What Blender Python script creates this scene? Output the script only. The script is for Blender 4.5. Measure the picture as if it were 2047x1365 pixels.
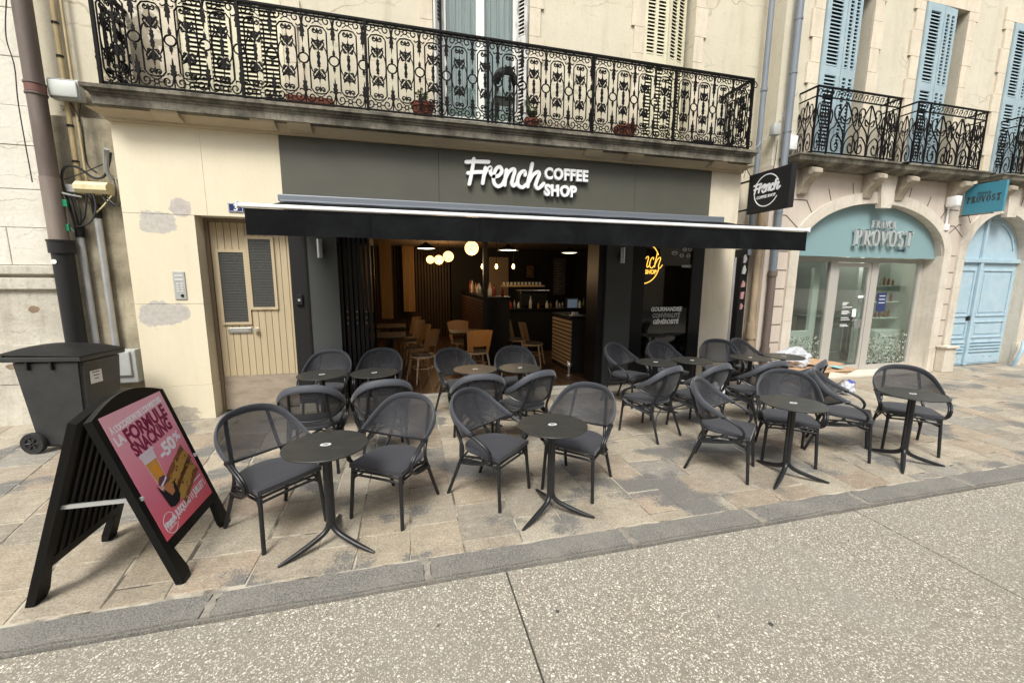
import bpy, bmesh, math, random
from mathutils import Vector, Matrix
R = math.radians
random.seed(7)
for o in list(bpy.data.objects): bpy.data.objects.remove(o)
S = bpy.context.scene
C = S.collection

# ---------------------------------------------------------------- camera
cam = bpy.data.objects.new('camera', bpy.data.cameras.new('camera')); C.objects.link(cam)
cam.data.sensor_width = 36; cam.data.lens = 815.336*36/2047
cam.data.clip_start = .05; cam.data.clip_end = 400
_y, _p, _r = R(14.37745), R(8.75818), R(.3795)
_f = Vector((math.sin(_y)*math.cos(_p), math.cos(_y)*math.cos(_p), -math.sin(_p)))
_x = Vector((math.cos(_y), -math.sin(_y), 0)); _u = _x.cross(_f)
_x2 = _x*math.cos(_r)+_u*math.sin(_r); _u2 = _u*math.cos(_r)-_x*math.sin(_r)
m = Matrix((_x2, _u2, -_f)).transposed().to_4x4(); m.translation = (0, 0, 1.86)
cam.matrix_world = m
S.camera = cam
# ---------------------------------------------------------------- light
SUN_EL, SUN_AZ = 52, 205          # azimuth clockwise from +y: behind the camera, to the left
w = bpy.data.worlds.new("World"); S.world = w; w.use_nodes = True
nt = w.node_tree; bg = nt.nodes['Background']
sky = nt.nodes.new('ShaderNodeTexSky'); sky.sky_type = 'NISHITA'; sky.sun_disc = False
sky.sun_elevation = R(SUN_EL); sky.sun_rotation = R(SUN_AZ); sky.dust_density = 4; sky.air_density = .8; sky.ozone_density = .6
hs = nt.nodes.new('ShaderNodeHueSaturation'); hs.inputs['Saturation'].default_value = .35
nt.links.new(sky.outputs[0], hs.inputs['Color']); nt.links.new(hs.outputs[0], bg.inputs[0])
bg.inputs[1].default_value = .13
sun = bpy.data.objects.new('sun', bpy.data.lights.new('sun', 'SUN')); C.objects.link(sun)
sun.data.energy = 1.7; sun.data.angle = R(20); sun.data.color = (1, .982, .89)
a, e = R(SUN_AZ), R(SUN_EL)
sd = Vector((math.sin(a)*math.cos(e), math.cos(a)*math.cos(e), math.sin(e)))
sun.rotation_euler = sd.to_track_quat('Z', 'Y').to_euler()
S.view_settings.view_transform = 'Standard'; S.view_settings.look = 'None'
S.view_settings.exposure = .82; S.view_settings.gamma = 1

# ---------------------------------------------------------------- helpers
def thing(name, label, cat, loc=(0, 0, 0), rz=0, group=None, parent=None):
    o = bpy.data.objects.new(name, None); C.objects.link(o); o.empty_display_size = .1
    o.location = loc; o.rotation_euler = (0, 0, rz)
    if label: o['label'] = label
    if cat: o['category'] = cat
    if group: o['group'] = group
    return o
def obj(name, bm, mat, parent=None, world=True, smooth=False, label=None, cat=None, group=None, kind=None, recalc=True):
    if recalc: bmesh.ops.recalc_face_normals(bm, faces=bm.faces)
    me = bpy.data.meshes.new(name); bm.to_mesh(me); bm.free()
    for mm in (mat if isinstance(mat, (list, tuple)) else [mat]): me.materials.append(mm)
    if smooth:
        for p in me.polygons: p.use_smooth = True
        try: me.set_sharp_from_angle(angle=R(40))
        except Exception: pass
    o = bpy.data.objects.new(name, me); C.objects.link(o)
    if parent:
        o.parent = parent
        if world:
            t = Vector(parent.location); q = parent.parent
            while q: t += Vector(q.location); q = q.parent
            o.location = -t
    if label: o['label'] = label
    if cat: o['category'] = cat
    if group: o['group'] = group
    if kind: o['kind'] = kind
    return o
def NB(): return bmesh.new()
def box(bm, x0, x1, y0, y1, z0, z1, mi=0, M=None):
    v = [bm.verts.new(M @ Vector(p) if M else p) for p in ((x0,y0,z0),(x1,y0,z0),(x1,y1,z0),(x0,y1,z0),(x0,y0,z1),(x1,y0,z1),(x1,y1,z1),(x0,y1,z1))]
    fs = []
    for q in ((0,3,2,1),(4,5,6,7),(0,1,5,4),(1,2,6,5),(2,3,7,6),(3,0,4,7)):
        f = bm.faces.new([v[i] for i in q]); f.material_index = mi; fs.append(f)
    return v
def bbox(bm, x0, x1, y0, y1, z0, z1, b=.01, M=None, mi=0):
    t = bmesh.new(); box(t, x0, x1, y0, y1, z0, z1)
    bmesh.ops.bevel(t, geom=list(t.edges), offset=b, segments=2, affect='EDGES', profile=.5)
    add(bm, t, M, mi)
def add(bm, t, M=None, mi=0):
    d = {}
    for v in t.verts: d[v] = bm.verts.new(M @ v.co if M else v.co)
    for f in t.faces:
        try: g = bm.faces.new([d[v] for v in f.verts]); g.material_index = mi; g.smooth = f.smooth
        except ValueError: pass
    t.free()
def quad(bm, pts, mi=0):
    f = bm.faces.new([bm.verts.new(p) for p in pts]); f.material_index = mi; return f
def prism(bm, poly, fn, a, b, mi=0):
    """poly: 2d pts, fn(u,v,w)->3d, extruded between w=a and w=b"""
    A = [bm.verts.new(fn(u, v, a)) for u, v in poly]; Bv = [bm.verts.new(fn(u, v, b)) for u, v in poly]
    n = len(poly)
    fs = [bm.faces.new(A[::-1]), bm.faces.new(Bv)]
    for i in range(n): fs.append(bm.faces.new((A[i], A[(i+1) % n], Bv[(i+1) % n], Bv[i])))
    for f in fs: f.material_index = mi
XZ = lambda u, v, w: (u, w, v)
YZ = lambda u, v, w: (w, u, v)
XY = lambda u, v, w: (u, v, w)
def crom(pts, k=6, closed=False):
    P = [Vector(p) for p in pts]; n = len(P); out = []
    rng = range(n if closed else n-1)
    for i in rng:
        if closed: p0, p1, p2, p3 = P[(i-1) % n], P[i], P[(i+1) % n], P[(i+2) % n]
        else: p0, p1, p2, p3 = P[max(i-1, 0)], P[i], P[i+1], P[min(i+2, n-1)]
        for j in range(k):
            t = j/k
            out.append(.5*((2*p1)+(-p0+p2)*t+(2*p0-5*p1+4*p2-p3)*t*t+(-p0+3*p1-3*p2+p3)*t**3))
    if not closed: out.append(P[-1])
    return out
def tube(bm, pts, r, n=8, closed=False, sx=1, sy=1, up=None, caps=True, mi=0):
    """sweep a circle (radius r or list, scaled sx along side, sy along up) over the points"""
    P = [Vector(p) for p in pts]; m = len(P)
    rs = r if isinstance(r, (list, tuple)) else [r]*m
    rings = []; prev = None
    for i in range(m):
        if closed: t = P[(i+1) % m]-P[(i-1) % m]
        else: t = P[min(i+1, m-1)]-P[max(i-1, 0)]
        if t.length < 1e-9: t = Vector((0, 0, 1))
        t.normalize()
        if up is not None: nrm = Vector(up)-t*t.dot(Vector(up))
        elif prev is None:
            h = Vector((0, 0, 1)) if abs(t.z) < .9 else Vector((1, 0, 0)); nrm = h-t*h.dot(t)
        else: nrm = prev-t*prev.dot(t)
        if nrm.length < 1e-6: nrm = prev if prev else Vector((1, 0, 0))
        nrm.normalize(); prev = nrm; s = t.cross(nrm)
        rings.append([bm.verts.new(P[i]+(s*math.cos(2*math.pi*(k+.5)/n)*sx+nrm*math.sin(2*math.pi*(k+.5)/n)*sy)*rs[i]) for k in range(n)])
    for i in range(m if closed else m-1):
        A, Bv = rings[i], rings[(i+1) % m]
        for k in range(n):
            f = bm.faces.new((A[k], A[(k+1) % n], Bv[(k+1) % n], Bv[k])); f.material_index = mi
    if caps and not closed:
        bm.faces.new(rings[0][::-1]).material_index = mi; bm.faces.new(rings[-1]).material_index = mi
def lathe(bm, prof, c=(0, 0, 0), n=24, mi=0, axis='z', a0=0, nocap=False):
    rings = []
    c = Vector(c)
    for r, h in prof:
        ring = []
        for k in range(n):
            t = 2*math.pi*k/n+a0; x, y = r*math.cos(t), r*math.sin(t)
            p = (x, y, h) if axis == 'z' else ((x, h, y) if axis == 'y' else (h, x, y))
            ring.append(bm.verts.new(c+Vector(p)))
        rings.append(ring)
    for i in range(len(rings)-1):
        for k in range(n):
            f = bm.faces.new((rings[i][k], rings[i][(k+1) % n], rings[i+1][(k+1) % n], rings[i+1][k])); f.material_index = mi
    if nocap: return
    if prof[0][0] > 1e-6: bm.faces.new(rings[0][::-1]).material_index = mi
    if prof[-1][0] > 1e-6: bm.faces.new(rings[-1]).material_index = mi
def wall(bm, x0, x1, z0, z1, y0, y1, holes=(), mi=0):
    xs = sorted({x0, x1, *[v for h in holes for v in h[:2] if x0 < v < x1]})
    zs = sorted({z0, z1, *[v for h in holes for v in h[2:] if z0 < v < z1]})
    for i in range(len(xs)-1):
        cz = None
        for j in range(len(zs)-1):
            mx, mz = (xs[i]+xs[i+1])/2, (zs[j]+zs[j+1])/2
            if any(h[0] < mx < h[1] and h[2] < mz < h[3] for h in holes): continue
            box(bm, xs[i], xs[i+1], y0, y1, zs[j], zs[j+1], mi)
def copy_tree(o, parent=None, **props):
    c = o.copy(); C.objects.link(c); c.parent = parent
    for k, v in props.items(): c[k] = v
    for ch in o.children: copy_tree(ch, c)
    return c

# ---- text
_tc = {}
def text_bm(s, size=1, depth=.01, off=0, align='CENTER', sx=1, shear=0, spacing=1):
    cu = bpy.data.curves.new('t', 'FONT'); cu.body = s; cu.size = size; cu.extrude = depth/2; cu.offset = off
    cu.align_x = align; cu.resolution_u = 3; cu.shear = shear; cu.space_character = spacing
    o = bpy.data.objects.new('t', cu); C.objects.link(o)
    dg = bpy.context.evaluated_depsgraph_get(); dg.update()
    me = bpy.data.meshes.new_from_object(o.evaluated_get(dg))
    b = bmesh.new(); b.from_mesh(me)
    bpy.data.objects.remove(o); bpy.data.curves.remove(cu); bpy.data.meshes.remove(me)
    if sx != 1:
        for v in b.verts: v.co.x *= sx
    return b
FRONT = Matrix(((1,0,0,0),(0,0,-1,0),(0,1,0,0),(0,0,0,1)))   # text xy plane -> xz plane facing -y
def put_text(bm, s, loc, size, M=FRONT, depth=.004, mi=0, width=None, **k):
    t = text_bm(s, size, depth, **k)
    if width:
        xs = [v.co.x for v in t.verts]; w0 = max(xs)-min(xs)
        for v in t.verts: v.co.x *= width/w0
    add(bm, t, Matrix.Translation(loc) @ M, mi)
# ---- brush script strokes for the word French, unit = width of the word
_raw = [[(195,228),(330,222),(480,224)],[(292,190),(268,330),(232,492)],[(215,360),(320,348),(440,348)],
 [(438,295),(420,390),(403,482)],[(412,410),(450,330),(505,290),(500,335),(515,375),(550,392)],
 [(540,402),(610,390),(652,335),(628,285),(580,305),(545,390),(552,480),(605,522),(662,490),(690,440)],
 [(712,320),(700,410),(690,505)],[(694,440),(740,350),(800,308),(822,335),(798,420),(786,490),(812,515),(850,480)],
 [(962,380),(955,335),(905,350),(868,420),(868,500),(925,535),(990,490)],
 [(1058,242),(1035,350),(1010,440),(1000,525)],[(1012,470),(1070,380),(1135,342),(1155,370),(1125,450),(1108,510),(1130,548),(1170,535),(1218,488)]]
FR = []
for st in _raw:
    q = crom([((x-195)/1023, -(y-.062*(x-235)-360)/1023, 0) for x, y in st], 5)
    FR.append([(p.x, p.y) for p in q])
def ribbon(bm, pts, hw, d0, d1, fn, mi=0, caps=6):
    """flat band of half width hw with round ends; fn(u,v,w)->3d"""
    P = [Vector((p[0], p[1])) for p in pts]; n = len(P); L = []; Rr = []
    for i in range(n):
        t = P[min(i+1, n-1)]-P[max(i-1, 0)]; t.normalize(); s = Vector((-t.y, t.x))*hw
        L.append(P[i]+s); Rr.append(P[i]-s)
    t0 = (P[0]-P[1]).normalized(); t1 = (P[-1]-P[-2]).normalized()
    def arc(c, t):
        a0 = math.atan2(t.y, t.x)+math.pi/2
        return [c+Vector((math.cos(a0-math.pi*k/caps), math.sin(a0-math.pi*k/caps)))*hw for k in range(1, caps)]
    # quads strip + end fans
    def V(p, w): return bm.verts.new(fn(p.x, p.y, w))
    Lf = [V(p, d0) for p in L]; Rf = [V(p, d0) for p in Rr]; Lb = [V(p, d1) for p in L]; Rb = [V(p, d1) for p in Rr]
    for i in range(n-1):
        for q in ((Lf[i], Rf[i], Rf[i+1], Lf[i+1]), (Lb[i+1], Rb[i+1], Rb[i], Lb[i]), (Lf[i+1], Lb[i+1], Lb[i], Lf[i]), (Rf[i], Rb[i], Rb[i+1], Rf[i+1])):
            bm.faces.new(q).material_index = mi
    for (c, t, a, b, a2, b2) in ((P[0], t0, Rf[0], Lf[0], Rb[0], Lb[0]), (P[-1], t1, Lf[-1], Rf[-1], Lb[-1], Rb[-1])):
        A = arc(c, t); f = [V(p, d0) for p in A]; g = [V(p, d1) for p in A]
        ring = [a]+f+[b]; ring2 = [a2]+g+[b2]
        bm.faces.new(ring).material_index = mi; bm.faces.new(ring2[::-1]).material_index = mi
        for i in range(len(ring)-1): bm.faces.new((ring[i], ring2[i], ring2[i+1], ring[i+1])).material_index = mi
def french(bm, fn, width, hw=.027, d=.03, mi=0):
    """fn(u,v,w): u right, v up from word centre line, w outwards"""
    for i, st in enumerate(FR):
        ribbon(bm, [(u*width, v*width) for u, v in st], hw*width, d+.0004*i, 0, fn, mi)
def arcpts(cx, cy, rx, ry, a0, a1, n=24):
    return [(cx+rx*math.cos(R(a0+(a1-a0)*i/n)), cy+ry*math.sin(R(a0+(a1-a0)*i/n))) for i in range(n+1)]

# ---- materials
def nodes(name):
    m = bpy.data.materials.new(name); m.use_nodes = True; n = m.node_tree
    return m, n, n.nodes['Principled BSDF']
def N(nt, t, **k):
    n = nt.nodes.new(t)
    for a, v in k.items():
        if a in n.inputs.keys(): n.inputs[a].default_value = v
        else: setattr(n, a, v)
    return n
def mixc(nt, fac, a, b, mode='MIX'):
    n = nt.nodes.new('ShaderNodeMix'); n.data_type = 'RGBA'; n.blend_type = mode
    for i, v in ((0, fac), (6, a), (7, b)):
        if hasattr(v, 'links') or isinstance(v, bpy.types.NodeSocket): nt.links.new(v, n.inputs[i])
        elif i == 0: n.inputs[0].default_value = v
        else: n.inputs[i].default_value = (*v, 1) if len(v) == 3 else v
    return n.outputs[2]
def ramp(nt, fac, stops):
    n = nt.nodes.new('ShaderNodeValToRGB'); nt.links.new(fac, n.inputs[0]); cr = n.color_ramp
    while len(cr.elements) < len(stops): cr.elements.new(.5)
    for e_, (p, c) in zip(cr.elements, stops):
        e_.position = p; e_.color = (c, c, c, 1) if isinstance(c, (int, float)) else (*c, 1)
    return n.outputs[0]
def coords(nt, scale=(1, 1, 1), obj_=True, rot=(0, 0, 0)):
    tc = nt.nodes.new('ShaderNodeTexCoord'); mp = nt.nodes.new('ShaderNodeMapping')
    mp.inputs['Scale'].default_value = scale; mp.inputs['Rotation'].default_value = rot
    nt.links.new(tc.outputs['Object'], mp.inputs[0]); return mp.outputs[0]
def noise(nt, vec, scale, detail=6, rough=.6, dist=0):
    n = N(nt, 'ShaderNodeTexNoise', Scale=scale, Detail=detail, Roughness=rough, Distortion=dist); nt.links.new(vec, n.inputs['Vector']); return n.outputs['Fac']
def bump(nt, bs, h, strength=.3, dist=.01):
    b = N(nt, 'ShaderNodeBump', Strength=strength, Distance=dist); nt.links.new(h, b.inputs['Height']); nt.links.new(b.outputs[0], bs.inputs['Normal']); return b
def pbr(name, c, rough=.6, metal=0, c2=None, scale=6, lo=.35, hi=.65, bs_=0, bscale=60, bd=.004, stretch=(1, 1, 1), emis=None, es=0, spec=None, detail=6):
    m, nt, b = nodes(name); b.inputs['Roughness'].default_value = rough; b.inputs['Metallic'].default_value = metal
    b.inputs['Base Color'].default_value = (*c, 1)
    if spec is not None: b.inputs['Specular IOR Level'].default_value = spec
    if c2 or bs_: v = coords(nt, stretch)
    if c2:
        f = noise(nt, v, scale, detail); r = ramp(nt, f, ((lo, 0), (hi, 1))); nt.links.new(mixc(nt, r, c, c2), b.inputs['Base Color'])
    if bs_: bump(nt, b, noise(nt, v, bscale, 4), bs_, bd)
    if emis: b.inputs['Emission Color'].default_value = (*emis, 1); b.inputs['Emission Strength'].default_value = es
    return m
def stone(name, c, dark, light=None, s=1.2, streak=.35, spots=.25, rough=.9, bstr=.35, crack=0, patch=()):
    """weathered masonry: large blotches, vertical streaks, fine grain, cracks, patches of missing paint, painted-in holes"""
    m, nt, b = nodes(name); b.inputs['Roughness'].default_value = rough; b.inputs['Specular IOR Level'].default_value = .25
    v = coords(nt); vs = coords(nt, (1.6, 1.6, .18))
    f1 = ramp(nt, noise(nt, v, s, 8, .65), ((.38, 0), (.68, 1)))
    col = mixc(nt, f1, c, light or tuple(min(1, x*1.12) for x in c))
    f2 = ramp(nt, noise(nt, vs, s*2.2, 8, .7), ((.5, 0), (.78, streak))); col = mixc(nt, f2, col, dark)
    f3 = ramp(nt, noise(nt, v, s*9, 10, .75), ((.55, 0), (.75, spots))); col = mixc(nt, f3, col, dark)
    f4 = noise(nt, v, 130, 3); col = mixc(nt, .12, col, ramp(nt, f4, ((.3, .2), (.7, .9))), 'OVERLAY')
    if crack:
        n = N(nt, 'ShaderNodeTexVoronoi', Scale=crack); n.feature = 'DISTANCE_TO_EDGE'
        nz = N(nt, 'ShaderNodeTexNoise', Scale=3.0, Detail=6.0); nt.links.new(v, nz.inputs['Vector'])
        vv = nt.nodes.new('ShaderNodeMix'); vv.data_type = 'VECTOR'; vv.inputs[0].default_value = .25
        nt.links.new(coords(nt, (.35, .35, 1.6)), vv.inputs[4]); nt.links.new(nz.outputs['Color'], vv.inputs[5]); nt.links.new(vv.outputs[1], n.inputs['Vector'])
        cr = ramp(nt, n.outputs['Distance'], ((0, 1), (.012, 0))); k = nt.nodes.new('ShaderNodeMath'); k.operation = 'MULTIPLY'
        nt.links.new(cr, k.inputs[0]); nt.links.new(ramp(nt, noise(nt, v, .9, 3), ((.45, 0), (.62, .8))), k.inputs[1])
        col = mixc(nt, k.outputs[0], col, dark)
    for (px, py, pz, rx, rz, pc) in patch:   # flaked-off paint, stains, and holes painted as dark spots
        mp = nt.nodes.new('ShaderNodeMapping'); mp.vector_type = 'TEXTURE'; tc = nt.nodes.new('ShaderNodeTexCoord')
        nt.links.new(tc.outputs['Object'], mp.inputs[0]); mp.inputs['Location'].default_value = (px, py, pz); mp.inputs['Scale'].default_value = (rx, 1.5, rz)
        ln = nt.nodes.new('ShaderNodeVectorMath'); ln.operation = 'LENGTH'; nt.links.new(mp.outputs[0], ln.inputs[0])
        ad = nt.nodes.new('ShaderNodeMath'); ad.operation = 'MULTIPLY_ADD'; nt.links.new(noise(nt, v, 4.5, 8), ad.inputs[0]); ad.inputs[1].default_value = 1.15; nt.links.new(ln.outputs['Value'], ad.inputs[2])
        msk = ramp(nt, ad.outputs[0], ((.0, 1), (.97, 1), (1.0, 0)))
        pn = mixc(nt, ramp(nt, noise(nt, v, 18, 5), ((.3, 0), (.7, 1))), pc, tuple(x*.75 for x in pc))
        col = mixc(nt, msk, col, pn)
    nt.links.new(col, b.inputs['Base Color'])
    bump(nt, b, noise(nt, v, 22, 10, .7), bstr, .012)
    return m
def glass(name, tint=(.9, .95, .93), refl=1.0, dirt=.0, rough=.02):
    m = bpy.data.materials.new(name); m.use_nodes = True; nt = m.node_tree; nt.nodes.clear()
    o = nt.nodes.new('ShaderNodeOutputMaterial'); t = nt.nodes.new('ShaderNodeBsdfTransparent'); t.inputs[0].default_value = (*tint, 1)
    g = nt.nodes.new('ShaderNodeBsdfGlossy'); g.inputs['Roughness'].default_value = rough
    fr = nt.nodes.new('ShaderNodeFresnel'); fr.inputs['IOR'].default_value = 1.5
    k = nt.nodes.new('ShaderNodeMath'); k.operation = 'MULTIPLY_ADD'; k.inputs[1].default_value = refl; k.inputs[2].default_value = .04; nt.links.new(fr.outputs[0], k.inputs[0])
    ge = nt.nodes.new('ShaderNodeNewGeometry'); iv = nt.nodes.new('ShaderNodeMath'); iv.operation = 'SUBTRACT'; iv.inputs[0].default_value = 1; nt.links.new(ge.outputs['Backfacing'], iv.inputs[1])
    mu = nt.nodes.new('ShaderNodeMath'); mu.operation = 'MULTIPLY'; mu.use_clamp = True; nt.links.new(k.outputs[0], mu.inputs[0]); nt.links.new(iv.outputs[0], mu.inputs[1])
    x = nt.nodes.new('ShaderNodeMixShader'); nt.links.new(mu.outputs[0], x.inputs[0]); nt.links.new(t.outputs[0], x.inputs[1]); nt.links.new(g.outputs[0], x.inputs[2])
    nt.links.new(x.outputs[0], o.inputs[0]); return m
def emit(name, c, s):
    return pbr(name, tuple(min(1, x) for x in c), .5, emis=c, es=s)

M_upper = stone('upper_render', (.56, .515, .40), (.28, .24, .17), (.64, .59, .47), s=.8, streak=.45, spots=.45, crack=1.2, patch=((-2.95, 6.38, 4.35, 1.0, 1.3, (.36, .315, .235)), (-3.7, 6.38, 3.9, .7, .5, (.30, .26, .19)), (2.2, 6.38, 4.1, 1.2, .4, (.46, .40, .30))))
M_upper2 = stone('right_render', (.55, .51, .405), (.30, .26, .195), (.63, .59, .48), s=.9, streak=.45, spots=.4, crack=1.2)
M_surround = stone('window_stone', (.60, .53, .42), (.32, .26, .2), (.70, .63, .50), s=2.2, streak=.4, spots=.5)
M_dirty = stone('dirty_render', (.20, .175, .125), (.05, .045, .035), (.44, .39, .285), s=1.5, streak=.9, spots=.75)
M_lime = stone('pale_limestone', (.63, .60, .52), (.30, .255, .19), (.74, .71, .63), s=1.4, streak=.25, spots=.35, crack=2.2, bstr=.8)
M_lime2 = stone('patched_limestone', (.46, .43, .365), (.20, .165, .12), (.62, .59, .51), s=2.6, streak=.55, spots=.75, crack=3, bstr=.9, patch=((-4.45, 6.28, 1.45, .12, .10, (.30, .22, .15)), (-4.9, 6.28, 1.2, .07, .06, (.15, .11, .08)), (-4.75, 6.28, .75, .12, .08, (.28, .22, .16))))  # patch spots put the dark of small wall holes into the colour
M_cream = stone('cream_paint', (.68, .615, .46), (.50, .43, .30), (.72, .655, .50), s=.7, streak=.28, spots=.14, bstr=.12, rough=.75,
    patch=((-2.93, 6.05, 2.53, .50, .32, (.54, .51, .46)), (-2.68, 6.05, 2.70, .27, .26, (.53, .49, .45)), (-2.98, 6.05, 1.38, .56, .40, (.53, .50, .46)), (-2.9, 6.05, .05, .6, .30, (.50, .45, .37))))
M_post = stone('right_pillar_stone', (.62, .555, .43), (.40, .33, .24), (.70, .64, .52), s=1.6, streak=.45, spots=.35)
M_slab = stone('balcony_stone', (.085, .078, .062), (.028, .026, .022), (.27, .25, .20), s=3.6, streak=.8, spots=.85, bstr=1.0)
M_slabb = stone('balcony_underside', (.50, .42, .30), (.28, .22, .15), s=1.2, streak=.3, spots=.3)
M_pink = stone('pink_render', (.52, .455, .39), (.34, .285, .235), (.57, .505, .44), s=1.3, streak=.25, spots=.2, bstr=.15)
M_arch = stone('arch_stone', (.55, .50, .42), (.25, .215, .175), (.66, .61, .53), s=2, streak=.5, spots=.5)
M_corb = stone('corbel_stone', (.36, .31, .24), (.14, .12, .09), (.48, .43, .34), s=4, streak=.7, spots=.7, bstr=.6)
M_joint = pbr('dark_joint', (.10, .075, .06), .9)
M_fascia = pbr('fascia_taupe', (.080, .079, .060), .62, c2=(.070, .069, .053), scale=1.5, bs_=.05, bscale=200)
M_char = pbr('charcoal_panel', (.055, .060, .060), .55, c2=(.045, .049, .049), scale=1.2)
M_black = pbr('black_frame', (.006, .006, .0065), .42, spec=.35)
M_blackm = pbr('black_matt', (.010, .010, .011), .7, spec=.35)
M_awn = pbr('awning_cloth', (.0035, .004, .005), .85, c2=(.010, .0115, .013), scale=2.6, lo=.45, hi=.75, bs_=.6, bscale=3.5, bd=.03, spec=.15)
M_white = pbr('white_enamel', (.80, .81, .82), .35)
M_alu = pbr('aluminium', (.17, .19, .22), .5, .3)
M_grey = pbr('grey_plastic', (.42, .43, .42), .5, c2=(.36, .37, .36), scale=9)
M_galv = pbr('galvanised', (.62, .63, .64), .32, .55, c2=(.5, .51, .52), scale=5)
M_iron = pbr('wrought_iron', (.004, .0038, .004), .6, c2=(.009, .008, .0078), scale=30, bs_=.2, bscale=90, spec=.12)
M_frame = pbr('chair_frame', (.010, .011, .013), .36, c2=(.017, .018, .021), scale=30)
M_tabletop = pbr('table_laminate', (.024, .025, .023), .40, c2=(.048, .048, .043), scale=9, lo=.3, hi=.75, stretch=(1, 3, 1), bs_=.1, bscale=150)
M_shut = pbr('cream_shutter', (.68, .64, .47), .6, c2=(.60, .56, .41), scale=5)
M_shutw = pbr('peeling_white', (.62, .61, .58), .75, c2=(.34, .32, .29), scale=16, lo=.5, hi=.6, stretch=(1, 1, .3))
M_blues = pbr('blue_shutter', (.29, .39, .44), .65, c2=(.36, .455, .49), scale=4)
M_slot = pbr('slot_dark', (.015, .014, .013), .9)
M_winw = pbr('white_window_frame', (.74, .76, .70), .45)
M_curt = pbr('pale_curtain', (.33, .38, .38), .9, c2=(.50, .54, .52), scale=14, stretch=(3, 1, .05))
M_terra = pbr('terracotta', (.20, .055, .032), .8, c2=(.28, .085, .05), scale=9)
M_leaf = pbr('leaf', (.05, .10, .025), .6, c2=(.09, .15, .04), scale=20)
M_steel = pbr('brushed_steel', (.55, .56, .57), .3, .9)
M_pipeb = pbr('brown_pipe', (.105, .08, .068), .6, c2=(.17, .135, .115), scale=3, stretch=(2, 2, .4), bs_=.2, bscale=30)
M_pipeg = pbr('grey_zinc_pipe', (.15, .175, .205), .45, c2=(.20, .225, .255), scale=4, stretch=(2, 2, .3))
M_pipet = pbr('weathered_tan_pipe', (.40, .31, .20), .75, c2=(.22, .165, .115), scale=6, stretch=(1, 1, .4), bs_=.4, bscale=25)
M_castb = pbr('black_cast_iron', (.008, .008, .0085), .5, bs_=.2, bscale=40)
M_tan = pbr('tan_door', (.49, .40, .265), .6, c2=(.43, .35, .225), scale=3, stretch=(3, 3, .3))
M_kick = pbr('worn_kickplate', (.36, .30, .235), .6, c2=(.25, .205, .16), scale=5, stretch=(1, 1, 3))
M_obs = pbr('wired_glass', (.045, .05, .05), .25, c2=(.09, .095, .09), scale=45, stretch=(1, 1, 2.5), bs_=.6, bscale=60)
M_teal = pbr('teal_fascia', (.215, .335, .355), .5, c2=(.205, .32, .34), scale=1)
M_tealsign = pbr('teal_sign', (.055, .235, .32), .45)
M_doorb = pbr('blue_door', (.33, .47, .56), .7, c2=(.40, .52, .59), scale=5)
M_chip = pbr('flaked_wood', (.30, .28, .26), .9, c2=(.13, .11, .10), scale=20)
M_alug = pbr('salon_frame', (.40, .385, .35), .5)
M_mint = pbr('mint_inside', (.62, .68, .60), .7)
M_saloni = pbr('salon_dark', (.07, .075, .072), .7)
M_salonw = pbr('salon_pale', (.20, .21, .195), .7)
M_salonf = pbr('salon_floor', (.16, .17, .16), .4)
M_chrome = pbr('chrome', (.88, .86, .83), .28, .85)
M_woodc = pbr('beech', (.74, .56, .37), .45, c2=(.68, .50, .31), scale=5, stretch=(6, 6, .6))
M_wallw = pbr('oak_panel', (.40, .23, .07), .5, c2=(.27, .145, .04), scale=3, stretch=(5, 5, .3))
M_walld = pbr('dark_wood_wall', (.085, .05, .024), .6, c2=(.05, .03, .015), scale=3, stretch=(7, 7, .3))
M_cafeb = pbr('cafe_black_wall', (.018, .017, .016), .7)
M_cafec = pbr('cafe_ceiling', (.20, .15, .10), .8)
M_slat = pbr('slat_oak', (.46, .31, .17), .5)
M_glassw = glass('window_glass', (.82, .86, .85), 1.9)
M_glassd = glass('shop_glass', (.62, .65, .64), 1.0)
M_globe = emit('globe_glow', (1, .56, .20), 1.9)
M_bulb = emit('bulb_glow', (1, .62, .22), 5)
M_lampw = emit('lamp_glow', (1, .82, .55), 5)
M_neon = emit('neon_glow', (1, .50, .07), 2.6)
M_neonw = emit('neon_core', (1, .75, .4), 2.6)
M_dark = pbr('dark_leather', (.02, .014, .011), .5)
M_card = pbr('cardboard', (.47, .31, .19), .85, c2=(.42, .27, .16), scale=6)
M_bagw = pbr('white_plastic_film', (.50, .52, .56), .35, bs_=.8, bscale=14, bd=.02)
M_blueitem = pbr('blue_print', (.07, .10, .42), .5)
M_red = pbr('red_print', (.5, .04, .05), .5)
M_rubber = pbr('rubber', (.016, .016, .016), .75)
M_bin = pbr('bin_plastic', (.022, .023, .024), .45, c2=(.034, .035, .036), scale=7, bs_=.12, bscale=160)
M_sbw = pbr('sandwich_board_plastic', (.006, .006, .006), .45, spec=.2)
M_sbr = pbr('ribbed_back', (.012, .011, .009), .6)
M_navy = pbr('navy_enamel', (.02, .035, .12), .3)
M_sticker = pbr('paper_sticker', (.72, .72, .70), .6)
M_cable = pbr('black_cable', (.012, .012, .012), .5)
M_cabg = pbr('grey_cable', (.30, .31, .30), .55)
M_cyel = pbr('cream_box', (.70, .62, .38), .6, c2=(.60, .50, .28), scale=16, lo=.5, hi=.7)
M_conduit = pbr('yellow_conduit', (.50, .40, .22), .6, c2=(.40, .31, .17), scale=6)
M_green = pbr('green_tag', (.01, .22, .10), .5)

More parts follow.
